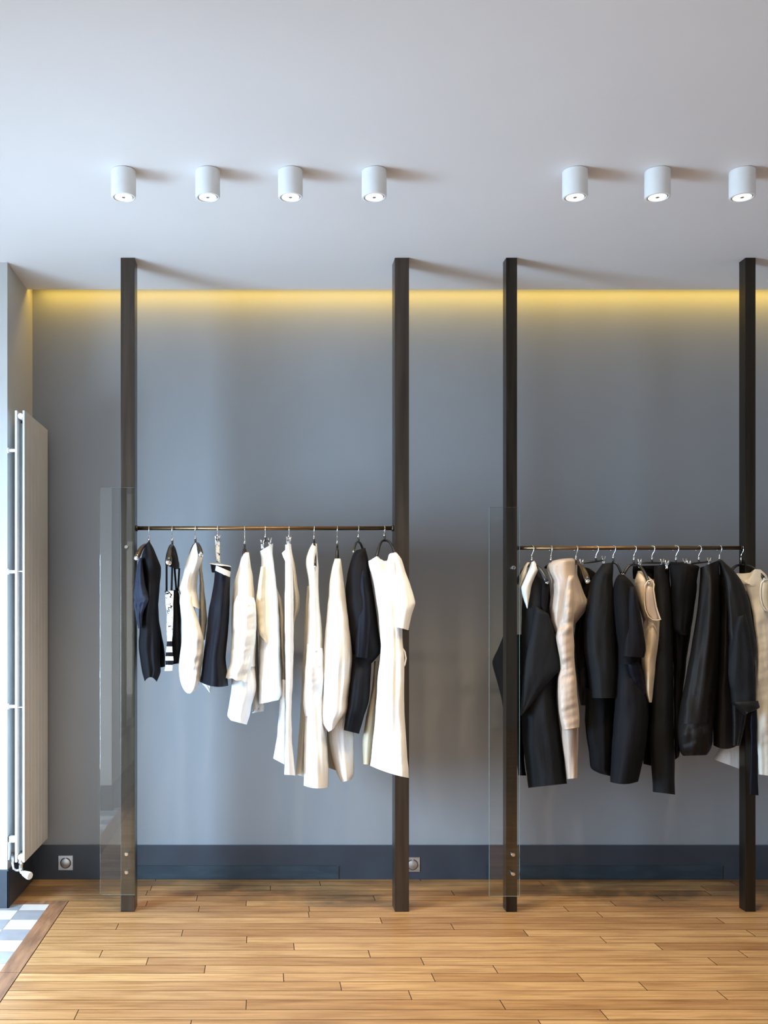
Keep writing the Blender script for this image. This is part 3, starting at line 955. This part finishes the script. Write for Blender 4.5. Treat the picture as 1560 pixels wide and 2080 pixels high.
# 5 white shirt with rolled sleeve
g = garment('long_shirt', 'white long shirt with gathered rolled sleeve over a lower layer', 'shirt', GL, 490, 1473, D1 - .01)
cloth('bodice', M['white'], g, 'B', [(404, 352, 458, 356), (385, 420, 467, 420), (360, 510, 478, 490), (335, 590, 492, 570), (312, 740, 508, 740), (306, 900, 522, 900), (308, 1050, 524, 1060), (305, 1200, 520, 1200), (300, 1380, 515, 1360)],
      D1 + .01, [.02, .12, .14, .14], folds=(2.5, .010, .7), wr=.008, seed=7.1)
cloth('sleeve', M['white'], g, 'B', [(350, 735, 500, 755), (325, 800, 520, 820), (312, 950, 524, 940), (310, 1100, 520, 1090), (302, 1220, 505, 1210), (290, 1340, 485, 1330), (270, 1400, 462, 1420), (250, 1458, 452, 1500)], D1 - .10,
      [.03, .06, .06, .06], folds=(2.5, .010, 1.7), wr=.012, crease=.008, seed=7.4, hem=1.5)
cloth('under_layer', M['white_cool'], g, 'B', [(305, 1380, 505, 1330), (304, 1480, 518, 1450), (300, 1580, 520, 1570), (285, 1690, 482, 1700), (268, 1790, 462, 1800), (300, 1835, 440, 1872)], D1 - .01, [.09, .11, .11, .10], folds=(2.5, .012, .2), wr=.008, seed=7.6)
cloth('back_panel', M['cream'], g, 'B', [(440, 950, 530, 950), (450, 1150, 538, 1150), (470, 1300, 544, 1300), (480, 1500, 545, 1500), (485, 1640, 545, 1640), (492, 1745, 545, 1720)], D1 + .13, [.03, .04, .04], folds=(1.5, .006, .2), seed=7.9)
cloth('printed_hem', M['print'], g, 'B', [(520, 1660, 592, 1660), (505, 1720, 594, 1715), (488, 1770, 596, 1752)], D1 + .17, [.02, .02], folds=(2, .006, .2), seed=8.0)
# 6 pale blouse on clips
g = garment('clipped_blouse', 'white blouse on clips showing its shaded side panels and rounded hem', 'blouse', GL, 548, 1425, D1 + .02)
cloth('bodice', M['white'], g, 'B', [(556, 345, 668, 276), (568, 410, 668, 380), (566, 480, 680, 480), (556, 600, 698, 620), (545, 780, 714, 790), (545, 950, 726, 950), (548, 1150, 730, 1150), (545, 1350, 735, 1350), (545, 1520, 742, 1510), (545, 1610, 749, 1600), (548, 1690, 720, 1655)],
      D1 + .03, [.08, .12, .13, .13], folds=(3, .011, .3), wr=.006, seed=8.1)
cloth('side_panel', M['ivory'], g, 'B', [(562, 480, 602, 480), (542, 600, 604, 600), (522, 770, 604, 790), (526, 900, 604, 920), (540, 1020, 612, 1050), (552, 1080, 628, 1172)], D1 - .07, [.03, .04, .04], folds=(1.5, .007, .5), wr=.008, crease=.004, seed=8.4)  # beige tone is warm shade put into the white flap
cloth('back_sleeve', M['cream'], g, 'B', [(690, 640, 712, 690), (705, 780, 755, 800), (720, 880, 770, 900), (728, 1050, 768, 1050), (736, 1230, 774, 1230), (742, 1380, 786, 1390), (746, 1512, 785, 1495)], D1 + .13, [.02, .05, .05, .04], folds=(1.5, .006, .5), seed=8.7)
# 7 strip dress
g = garment('strip_dress', 'narrow white dress hung edge on, with one batwing sleeve', 'dress', GL, 587, 1575, D1)
cloth('front_panel', M['white_cool'], g, 'C', [(136, 230, 177, 226), (136, 320, 186, 320), (135, 480, 192, 480), (133, 700, 196, 700), (136, 1000, 196, 1000), (140, 1200, 190, 1200), (140, 1400, 181, 1400), (136, 1600, 185, 1600), (132, 1720, 196, 1720), (130, 1848, 208, 1855)], D1 - .03,
      [.10, .13, .13, .13], folds=(1.6, .009, .3), wr=.005, seed=9.1)
cloth('sleeve', M['cream'], g, 'C', [(170, 260, 182, 262), (180, 380, 206, 380), (184, 500, 222, 500), (186, 600, 237, 610), (188, 660, 236, 680), (190, 740, 214, 740), (186, 830, 196, 815)], D1 + .08, [.02, .08, .09, .05], folds=(1.5, .007, .3), wr=.006, seed=9.4)
cloth('collar', M['white'], g, 'C', [(112, 290, 140, 262), (122, 318, 142, 320), (134, 345, 144, 345)], D1 - .05, [.03, .03], folds=(1, .004, 0), seed=9.6)
cloth('train', M['white_cool'], g, 'C', [(108, 1180, 145, 1180), (95, 1380, 145, 1380), (78, 1580, 142, 1580), (53, 1735, 140, 1782)], D1 + .07, [.04, .06, .06], folds=(1.3, .008, .3), seed=9.8)
# 8 longest white dress
g = garment('draped_dress', 'longest white dress on the left rail with a draped diagonal fold', 'dress', GL, 632, 1603, D1 + .01)
cloth('bodice', M['white'], g, 'C', [(328, 220, 360, 222), (305, 262, 362, 265), (286, 320, 366, 330), (284, 380, 370, 380), (298, 460, 371, 470), (304, 560, 372, 560), (300, 680, 380, 680), (294, 800, 392, 790), (287, 970, 402, 985)], D1, [.02, .14, .16, .14], folds=(2, .008, .4), wr=.008, seed=10.1)
cloth('drape', M['white_cool'], g, 'C', [(290, 930, 402, 960), (282, 1040, 406, 1060), (272, 1180, 410, 1160), (263, 1335, 404, 1290), (275, 1440, 405, 1400)], D1 - .07, [.05, .08, .08, .06], folds=(1.6, .014, .9), wr=.012, crease=.006, drift=.2, seed=10.4)
cloth('skirt', M['white'], g, 'C', [(280, 1150, 408, 1150), (277, 1350, 412, 1350), (273, 1500, 418, 1500), (270, 1650, 432, 1650), (268, 1800, 440, 1800), (267, 1925, 438, 1938)], D1 - .01, [.10, .13, .14, .14], folds=(2.6, .012, .2), wr=.008, seed=10.6, sag=4)
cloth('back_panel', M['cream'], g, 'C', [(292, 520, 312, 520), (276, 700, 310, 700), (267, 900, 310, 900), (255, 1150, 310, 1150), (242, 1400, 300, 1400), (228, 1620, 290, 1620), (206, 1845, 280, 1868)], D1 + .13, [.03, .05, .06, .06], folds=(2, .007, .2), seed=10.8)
# 9 tunic
g = garment('tunic', 'white tunic with a wavy uneven hem, left of the black jacket', 'tunic', GL, 685, 1590, D1 - .02)
cloth('bodice', M['white'], g, 'C', [(484, 328, 527, 328), (466, 385, 538, 400), (450, 480, 550, 480), (438, 620, 567, 610), (427, 750, 586, 770), (412, 900, 602, 910), (404, 1050, 608, 1050), (400, 1180, 598, 1180), (397, 1320, 584, 1310), (386, 1430, 578, 1400), (395, 1500, 530, 1460), (438, 1550, 485, 1520)],
      D1 - .04, [.02, .11, .13, .13, .11], folds=(2.8, .012, .9), wr=.008, seed=11.1, drift=.1)
cloth('under_skirt', M['white_cool'], g, 'C', [(435, 1400, 600, 1380), (432, 1520, 614, 1500), (440, 1620, 620, 1620), (470, 1740, 620, 1750), (500, 1840, 620, 1850), (535, 1902, 600, 1885)], D1 + .02, [.08, .10, .10], folds=(2.5, .012, .2), wr=.008, seed=11.4)
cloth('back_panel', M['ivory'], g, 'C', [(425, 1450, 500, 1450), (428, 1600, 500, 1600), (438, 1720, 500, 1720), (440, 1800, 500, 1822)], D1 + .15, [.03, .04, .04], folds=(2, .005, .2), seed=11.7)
cloth('far_sleeve', M['ivory'], g, 'C', [(580, 780, 596, 800), (585, 900, 606, 910), (578, 1000, 612, 1010), (572, 1080, 610, 1080), (575, 1180, 600, 1160)], D1 + .10, [.03, .04, .03], folds=(2, .006, .2), crease=.008, seed=11.8)
# 10 black jacket
g = garment('jacket', 'black jacket with elbow-length sleeve folded over, beside the white tunic', 'jacket', GL, 728, 1490, D1 - .02)
cloth('bodice', M['navy_black'], g, 'C', [(635, 270, 700, 252), (612, 300, 714, 300), (592, 360, 722, 350), (572, 450, 735, 440), (558, 560, 752, 530), (560, 700, 772, 660), (575, 840, 792, 810), (600, 950, 810, 930), (612, 1010, 808, 990), (620, 1045, 745, 1065)], D1 - .02,
      [.03, .10, .13, .12, .10], folds=(2, .009, .5), wr=.008, seed=12.1)
cloth('sleeve', M['navy'], g, 'C', [(672, 400, 690, 395), (655, 480, 712, 470), (642, 620, 735, 600), (632, 780, 745, 760), (628, 900, 735, 900), (626, 1020, 715, 1030)], D1 - .10, [.015, .05, .055, .05], folds=(1.6, .007, .5), wr=.006, seed=12.3)
cloth('lower_panel', M['navy_black'], g, 'C', [(608, 1000, 745, 1030), (600, 1120, 742, 1110), (588, 1230, 735, 1220), (576, 1340, 722, 1340), (562, 1440, 690, 1440), (548, 1535, 655, 1562)], D1 - .05, [.07, .09, .09, .07], folds=(2, .008, .5), wr=.008, seed=12.6)
# 11 white dress, turned to the camera
g = garment('short_sleeve_dress', 'white short-sleeved dress turned to face the room, at the right end', 'dress', GL, 785, 1580, D1 - .115)
cloth('bodice', M['white'], g, 'C', [(722, 345, 912, 284), (726, 380, 935, 350), (740, 440, 945, 440), (762, 540, 950, 540), (782, 660, 952, 650), (797, 800, 960, 800), (808, 950, 965, 920), (800, 1060, 975, 1020), (790, 1150, 976, 1130), (780, 1300, 974, 1290), (766, 1480, 978, 1450),
      (752, 1620, 990, 1640), (735, 1785, 1008, 1872)], D1 - .115, [.035, .05, .055, .06, .06], folds=(3.5, .010, .5), wr=.006, seed=13.1, yaw=-.18, top=[(-1, 0, 0), (-.34, -4, -4), (-.1, 18, 4), (.14, 33, 10), (.4, 20, 12), (.6, -1, -1), (1, 0, 0)], open_top=True, neck_t=.13, sag=3)
cloth('sleeve', M['white_cool'], g, 'C', [(880, 292, 918, 284), (886, 340, 955, 335), (893, 430, 986, 430), (900, 530, 1015, 510), (905, 620, 1045, 610), (905, 690, 1052, 650), (900, 750, 1024, 735), (897, 803, 1005, 832)], D1 - .125, [.03, .045, .05, .05], folds=(1.4, .008, .2), wr=.008, seed=13.4)
cloth('back_layer', M['ivory'], g, 'C', [(765, 1050, 800, 1050), (745, 1250, 790, 1250), (716, 1400, 785, 1400), (692, 1520, 775, 1520), (677, 1640, 760, 1640), (681, 1775, 742, 1780)], D1 + .0, [.03, .04, .05], folds=(2, .007, .2), seed=13.6)
mb = MB()
pts = [P(*fx('C', x, y), D1 - .12 + dd*.3) for x, y, dd in ((962, 960, .05), (978, 985, .02), (986, 1030, 0), (978, 1075, -.01), (955, 1110, -.02), (928, 1130, -.02))]
mb.tube(pts, .0035, 8); mb.build('belt_loop', M['white'], g)

# ------------------------------------------------------------------ clothes on the right rail
h('dark hanger with a metal end beside the white collar of the charcoal coat', 1080, 1, near=(1110.6, 1183), dn=.055, thick=.009, neck_drop=.062, yaw=.5)
h('black hanger almost hidden by the champagne blouse', 1119, 1, near=(1130, 1150), dn=.06, thick=.006, neck_drop=.060, yaw=.1)
h('brown wooden hanger with a metal end, right of the champagne blouse', 1170, 1, near=(1194, 1181), dn=.17, thick=.011, brown=True, neck_drop=.056, yaw=.3)
h('black clip hanger holding the two-layer black skirt', 1210.5, 1, style='clip', bar=((1178, 1144, .03), (1229, 1137, -.03)), neck_drop=.052, yaw=.6)
h('black curved hanger holding the black batwing dress', 1245.5, 1, near=(1262, 1165), dn=.02, far=(1238, 1160), df=.04, thick=.005, neck_drop=.052, yaw=.5)
h('dark hanger seen through the armhole of the sand coloured vest', 1287.5, 1, near=(1318, 1184), dn=.115, thick=.0065, neck_drop=.060, yaw=.5, far=(1267, 1166), df=-.01)
h('black clip hanger with a straight bar holding the long charcoal trousers', 1324.5, 1, style='clip', bar=((1296, 1143, .03), (1348, 1143, -.03)), neck_drop=.058, yaw=.6)
h('clip hanger holding the folded black skirt', 1373, 1, style='clip', bar=((1352, 1146, .05), (1393, 1142, -.04)), neck_drop=.060, yaw=.6)
h('black clip hanger holding the sheer black bubble dress', 1419.5, 1, style='clip', bar=((1396, 1146, .03), (1443, 1140, -.03)), neck_drop=.060, yaw=.5)
h('black hanger inside the black jacket with the turned-up cuff', 1461.5, 1, near=(1476, 1155), dn=.05, thick=.006, neck_drop=.056, yaw=.3)
h('black curved hanger holding the cream sleeveless dress by the last post', 1505.5, 1, near=(1552, 1175), dn=.10, far=(1484, 1160), df=-.06, thick=.007, neck_drop=.062, yaw=.4)

D2 = RY2
# R1 charcoal coat
g = garment('sleeveless_coat', 'charcoal sleeveless coat with pointed white collar beside the third post', 'coat', GR, 1100, 1602, D2 - .03)
cloth('bodice', M['charcoal'], g, 'D', [(360, 280, 425, 285), (330, 340, 470, 330), (305, 420, 505, 400), (296, 560, 512, 560), (294, 700, 535, 720), (293, 850, 565, 860), (293, 1000, 585, 1000), (294, 1150, 565, 1120), (294, 1300, 562, 1280), (296, 1450, 580, 1430), (306, 1600, 600, 1580), (325, 1770, 620, 1740), (346, 1932, 638, 1900)],
      D2 + .085, [.03, .10, .11, .11, .11], folds=(2.2, .008, .4), wr=.006, seed=21.1)
cloth('cape_front', M['charcoal'], g, 'D', [(400, 560, 500, 620), (370, 720, 535, 730), (345, 850, 566, 870), (320, 980, 597, 1030), (310, 1080, 540, 1090), (300, 1200, 445, 1200), (292, 1300, 370, 1300), (285, 1388, 298, 1388)], D2 - .03, [.02, .04, .045, .04, .02],
      folds=(1.2, .007, .3), wr=.004, seed=21.4)
cloth('collar', M['white_cool'], g, 'D2', [(305, 400, 352, 380), (262, 520, 412, 505), (205, 640, 370, 610), (158, 740, 325, 720), (132, 800, 303, 790), (155, 900, 287, 880), (192, 1010, 268, 1000), (232, 1120, 246, 1125)], D2 + .005, [.02, .04, .045, .04, .025], folds=(1, .004, .3), wr=.004, seed=21.7)
cloth('collar_stand', M['cream'], g, 'D2', [(240, 402, 285, 402), (185, 480, 250, 480), (130, 590, 230, 590), (105, 700, 190, 700), (102, 805, 135, 790)], D2 + .05, [.02, .05, .05, .03], folds=(1, .004, .3), wr=.004, seed=21.8)
cloth('armhole_lining', M['black'], g, 'D2', [(475, 700, 585, 720), (465, 800, 588, 800), (460, 950, 570, 950), (458, 1100, 552, 1090), (478, 1180, 535, 1180), (508, 1235, 525, 1235)], D2 - .035, [.012, .015, .012], folds=(1, .003, .3), wr=.003, seed=21.9)
cloth('back_panel', M['black'], g, 'D', [(160, 775, 300, 775), (118, 880, 300, 880), (74, 985, 300, 985), (97, 1080, 300, 1080), (130, 1210, 300, 1210), (165, 1360, 300, 1360), (205, 1560, 310, 1560), (262, 1770, 320, 1770), (270, 1838, 330, 1840)], D2 + .15, [.03, .05, .06, .05], folds=(1.5, .006, .3), seed=22.0)
# R2 champagne blouse
g = garment('taffeta_blouse', 'champagne taffeta blouse with a crumpled sleeve and pointed elbow', 'blouse', GR, 1160, 1580, D2)
cloth('bodice', M['beige'], g, 'D', [(590, 205, 680, 198), (520, 222, 708, 218), (486, 255, 713, 250), (488, 310, 714, 320), (512, 370, 732, 375), (518, 450, 765, 460), (508, 520, 798, 540), (502, 600, 768, 610), (512, 680, 705, 690), (535, 740, 690, 740), (560, 800, 686, 790)],
      D2 + .07, [.05, .14, .15, .13], folds=(1.8, .012, .4), wr=.010, seed=23.1)
cloth('sleeve', M['beige'], g, 'D', [(640, 330, 692, 330), (620, 450, 690, 450), (600, 600, 688, 600), (570, 720, 687, 715), (556, 800, 687, 780), (568, 880, 692, 860), (582, 960, 692, 940), (590, 1040, 698, 1020), (570, 1120, 706, 1110), (570, 1230, 714, 1220), (578, 1360, 726, 1330), (592, 1440, 733, 1410), (604, 1495, 730, 1475)],
      D2 - .055, [.02, .04, .05, .05, .05], folds=(1.4, .008, .4), wr=.009, crease=.007, seed=23.5)
cloth('under_sleeve', M['beige'], g, 'D', [(592, 1430, 726, 1430), (600, 1550, 722, 1550), (615, 1690, 718, 1690), (638, 1866, 715, 1858)], D2 + .02, [.05, .06, .05], folds=(1.4, .006, .4), wr=.006, seed=23.8)
# R3 sheer top
g = garment('sheer_top', 'sheer black top on a wooden hanger between champagne blouse and black skirt', 'top', GR, 1190, 1440, D2 + .04)
cloth('bodice', M['black_sheer'], g, 'D', [(716, 245, 752, 255), (714, 310, 790, 330), (714, 400, 812, 395), (720, 520, 815, 520), (705, 660, 805, 660), (690, 780, 795, 780), (692, 900, 795, 900), (700, 1020, 810, 1020), (712, 1120, 825, 1130), (725, 1220, 822, 1220), (738, 1310, 790, 1310)], D2 + .185,
      [.03, .07, .08, .08], folds=(2, .010, .4), wr=.010, crease=.004, seed=24.1)
# R4 two-layer skirt
g = garment('layered_skirt', 'two-layer black skirt on clips with a grey side seam', 'skirt', GR, 1225, 1577, D2 + .03)
cloth('upper_layer', M['charcoal'], g, 'D', [(905, 240, 985, 232), (862, 300, 985, 300), (822, 360, 984, 360), (802, 440, 990, 440), (780, 580, 1006, 560), (765, 720, 1015, 700), (768, 880, 1022, 880), (788, 1020, 1024, 1020), (802, 1140, 1022, 1140), (812, 1255, 1018, 1255)], D2 + .03, [.05, .11, .13, .13],
      folds=(2.2, .009, 1.4), wr=.006, seed=25.1)
cloth('back_yoke', M['black'], g, 'D', [(735, 258, 800, 275), (735, 320, 860, 320), (740, 400, 870, 400), (750, 480, 880, 480)], D2 + .14, [.03, .04], folds=(1.5, .004, .4), seed=25.3)
cloth('under_layer', M['black'], g, 'D', [(775, 1180, 1010, 1200), (776, 1300, 1004, 1300), (772, 1420, 998, 1420), (785, 1550, 990, 1550), (802, 1660, 984, 1660), (820, 1782, 972, 1800), (890, 1825, 972, 1845)], D2 + .06, [.10, .12, .11], folds=(2.2, .008, .4), wr=.006, seed=25.6)
# R5 batwing dress
g = garment('batwing_dress', 'black dress with a folded batwing sleeve in front of the sand vest', 'dress', GR, 1270, 1597, D2 - .02)
cloth('bodice', M['black'], g, 'E', [(62, 312, 98, 312), (40, 340, 135, 345), (22, 385, 170, 390), (18, 480, 195, 470), (22, 600, 212, 570), (35, 720, 236, 700), (48, 830, 250, 810), (52, 900, 240, 890), (50, 965, 215, 965)], D2 - .02, [.02, .11, .13, .12], folds=(2, .008, .4), wr=.006, seed=26.1)
cloth('sleeve', M['navy_black'], g, 'E', [(140, 400, 180, 400), (125, 520, 205, 520), (118, 640, 225, 640), (108, 750, 242, 740), (100, 830, 255, 820), (92, 880, 258, 870), (92, 906, 245, 918)], D2 - .12, [.02, .05, .05, .04], folds=(1.3, .008, .4), wr=.005, seed=26.4)
cloth('fold', M['navy'], g, 'E', [(95, 905, 170, 925), (112, 960, 215, 960), (125, 1030, 240, 1040), (140, 1100, 250, 1110), (165, 1160, 255, 1170), (215, 1188, 250, 1190)], D2 - .09, [.03, .05, .03], folds=(1.3, .008, .4), crease=.004, seed=26.6)
cloth('skirt', M['navy_black'], g, 'E3', [(370, 0, 500, 0), (362, 120, 560, 130), (355, 240, 590, 250), (345, 380, 612, 340), (335, 520, 612, 480), (325, 660, 598, 640), (316, 800, 575, 780), (312, 900, 550, 890), (312, 968, 530, 965)], D2 - .03, [.08, .11, .12, .11], folds=(1.8, .012, .9), wr=.006, seed=26.8, sag=5)
# R6 sand vest
g = garment('vest_top', 'sand coloured sleeveless top with a deep armhole, mid right rail', 'vest', GR, 1318, 1427, D2 + .02)
cloth('bodice', M['camel'], g, 'E', [(200, 286, 222, 285), (188, 325, 272, 322), (176, 370, 316, 366), (184, 440, 318, 430), (205, 540, 332, 540), (230, 620, 368, 625), (240, 650, 371, 645), (236, 760, 364, 760), (225, 880, 350, 880), (212, 940, 340, 960), (232, 1060, 325, 1080), (250, 1180, 310, 1190), (278, 1245, 302, 1244)], D2 + .03,
      [.03, .13, .14, .12], folds=(1.8, .008, .4), wr=.008, seed=27.1)
cloth('armhole_lining', M['beige'], g, 'E', [(268, 395, 308, 405), (254, 440, 313, 440), (252, 500, 322, 500), (258, 570, 336, 570), (275, 612, 348, 618), (295, 632, 346, 640)], D2 - .115, [.012, .018, .012], folds=(1, .003, .4), wr=.003, seed=27.4)
pts = [P(*fx('E', x, y), D2 - .130) for x, y in ((300, 352), (272, 360), (252, 392), (246, 440), (246, 510), (254, 570), (275, 618), (305, 642), (340, 646), (366, 640), (350, 600), (334, 550), (322, 480), (314, 420), (318, 385), (310, 360))]
mb = MB(); mb.tube(pts + [pts[0]], .0030, 8, cap=False); mb.build('armhole_binding', M['camel'], g)
# R7 trousers
g = garment('trousers', 'long charcoal trousers hung from clips, lowest hem on the right rail', 'trousers', GR, 1350, 1613, D2 + .03)
cloth('front_leg', M['charcoal'], g, 'E', [(318, 250, 430, 226), (316, 320, 432, 310), (318, 420, 438, 410), (326, 560, 450, 560), (325, 720, 455, 720), (312, 900, 458, 900), (302, 1060, 460, 1060), (292, 1250, 461, 1250), (286, 1420, 463, 1420), (287, 1560, 465, 1560), (298, 1720, 468, 1720), (309, 1896, 470, 1916)],
      D2 + .03, [.07, .10, .10, .09], folds=(1.3, .010, .2), wr=.004, seed=28.1, e=.75)
cloth('waistband', M['black'], g, 'E', [(164, 250, 330, 246), (162, 290, 330, 290), (165, 345, 330, 345)], D2 + .10, [.03, .04], folds=(1, .003, .2), seed=28.3)
cloth('rear_leg', M['black'], g, 'E', [(250, 700, 330, 700), (245, 1000, 310, 1000), (242, 1300, 305, 1300), (240, 1500, 305, 1500), (239, 1692, 305, 1708)], D2 + .13, [.03, .05, .05], folds=(1.2, .006, .2), seed=28.6)
# R8 folded skirt
g = garment('folded_skirt', 'black skirt folded over its clip hanger, between trousers and bubble dress', 'skirt', GR, 1392, 1540, D2 + .03)
cloth('folded_flap', M['black'], g, 'E2', [(150, 360, 300, 372), (150, 430, 556, 420), (158, 520, 556, 500), (165, 700, 525, 700), (172, 900, 492, 900), (185, 1120, 455, 1120), (198, 1340, 415, 1330), (300, 1418, 402, 1422)], D2 - .03, [.03, .05, .06, .05], folds=(2, .010, 1.9), wr=.006, seed=29.1)
cloth('inner_panel', M['black_sheer'], g, 'E', [(432, 235, 600, 245), (436, 400, 630, 400), (440, 700, 590, 700), (455, 900, 560, 900), (462, 1150, 530, 1150), (464, 1400, 505, 1400), (466, 1560, 512, 1560), (470, 1662, 500, 1640)], D2 + .09, [.04, .05, .05], folds=(2, .006, .4), seed=29.4)
# R9 bubble dress
g = garment('bubble_dress', 'sheer black bubble dress with a gathered puffed hem', 'dress', GR, 1415, 1537, D2 + .01)
cloth('bodice', M['black_sheer'], g, 'E', [(655, 262, 788, 208), (652, 330, 796, 300), (645, 430, 800, 430), (630, 580, 802, 580), (608, 720, 798, 720), (582, 880, 790, 880), (556, 1020, 784, 1020), (530, 1160, 776, 1160), (500, 1300, 765, 1300), (486, 1400, 752, 1400)], D2 - .01, [.07, .11, .13, .13],
      folds=(3, .012, .8), wr=.006, seed=30.1)
cloth('bubble_hem', M['black_sheer'], g, 'E', [(488, 1390, 752, 1390), (488, 1460, 748, 1460), (494, 1550, 745, 1540), (510, 1610, 725, 1595), (530, 1634, 700, 1628)], D2 - .02, [.12, .14, .12, .08], folds=(2.6, .014, .8), wr=.016, crease=.008, seed=30.5)
# R10 jacket with cuff
g = garment('cuffed_jacket', 'black jacket with a wide sleeve and turned-up cuff, second from the right', 'jacket', GR, 1475, 1521, D2 + .02)
cloth('bodice', M['black_sheer'], g, 'E', [(792, 208, 812, 206), (795, 260, 862, 255), (795, 330, 920, 320), (795, 400, 920, 385), (798, 520, 922, 500), (795, 660, 922, 640), (790, 800, 922, 790), (785, 880, 922, 870), (778, 980, 922, 960), (768, 1120, 922, 1120), (758, 1280, 922, 1280), (748, 1430, 922, 1440), (750, 1556, 922, 1560)],
      D2 + .06, [.03, .11, .12, .12], folds=(2.2, .008, .4), wr=.006, seed=31.1, sag=7)
cloth('front_shoulder', M['black_sheer'], g, 'E', [(800, 215, 815, 212), (820, 300, 905, 292), (840, 390, 970, 385), (850, 500, 1010, 500), (860, 640, 1034, 640), (865, 790, 1058, 790), (862, 880, 1069, 870), (860, 980, 1056, 960), (870, 1120, 1030, 1120), (885, 1280, 1000, 1280), (890, 1430, 972, 1440), (890, 1562, 946, 1560)], D2 - .112, [.02, .034, .036, .034, .03], folds=(2.2, .006, .9), wr=.005, seed=31.2)
cloth('sleeve', M['charcoal'], g, 'E', [(925, 620, 985, 600), (905, 690, 1005, 680), (885, 800, 1025, 800), (868, 920, 1042, 920), (858, 1020, 1050, 1010), (868, 1120, 1054, 1110), (884, 1180, 1058, 1180), (892, 1245, 1060, 1240)], D2 - .160, [.03, .045, .045, .045], folds=(1.4, .007, .2), wr=.006, seed=31.4)
cloth('cuff', M['black_sheer'], g, 'E', [(876, 1243, 1078, 1232), (910, 1275, 1086, 1262), (945, 1312, 1086, 1285), (972, 1338, 1030, 1310)], D2 - .165, [.055, .065, .05], folds=(1.2, .005, .2), wr=.006, seed=31.7)
# R11 cream dress
g = garment('sleeveless_dress', 'cream sleeveless dress with a navy sash at the right photo edge', 'dress', GR, 1540, 1580, D2 - .10)
cloth('bodice', M['cream'], g, 'E', [(890, 300, 1092, 275), (925, 330, 1140, 322), (975, 400, 1160, 400), (1008, 480, 1170, 480), (1032, 580, 1180, 580), (1046, 680, 1190, 680), (1062, 820, 1195, 820), (1066, 960, 1200, 960), (1058, 1120, 1208, 1120), (1058, 1300, 1218, 1300), (1068, 1500, 1230, 1500), (1080, 1768, 1250, 1792)],
      D2 - .070, [.025, .034, .036, .036], folds=(2.2, .010, .4), wr=.010, crease=.003, seed=32.1, top=[(-1, 0, 0), (-.75, 8, 2), (-.15, 28, 4), (.25, 14, 4), (.6, -2, -2), (1, 0, 0)], open_top=True, neck_t=.10)
cloth('flare', M['white_cool'], g, 'E', [(960, 1280, 1075, 1280), (890, 1420, 1060, 1420), (815, 1540, 1045, 1550), (750, 1658, 1015, 1756)], D2 + .125, [.05, .06, .06], folds=(2, .010, .4), wr=.006, seed=32.4)
cloth('sash', M['navy'], g, 'E', [(1022, 1250, 1066, 1250), (1020, 1500, 1070, 1500), (1016, 1750, 1075, 1750), (1013, 1915, 1078, 1922)], D2 - .150, [.010, .012, .012], folds=(1, .002, .2), wr=.003, e=.6, seed=32.7)
pts = [P(*fx('E', x, y), D2 - .112) for x, y in ((1150, 352), (1118, 352), (1098, 378), (1092, 430), (1094, 490), (1106, 540), (1128, 572), (1158, 584))]
mb = MB(); mb.tube(pts, .0034, 8); mb.build('armhole_binding', M['cream'], g)
cloth('armhole_lining', M['ivory'], g, 'E', [(1106, 370, 1160, 370), (1100, 420, 1160, 420), (1102, 490, 1160, 490), (1112, 540, 1160, 545), (1135, 570, 1160, 575)], D2 - .104, [.010, .015, .01], folds=(1, .003, .2), wr=.003, seed=32.9)
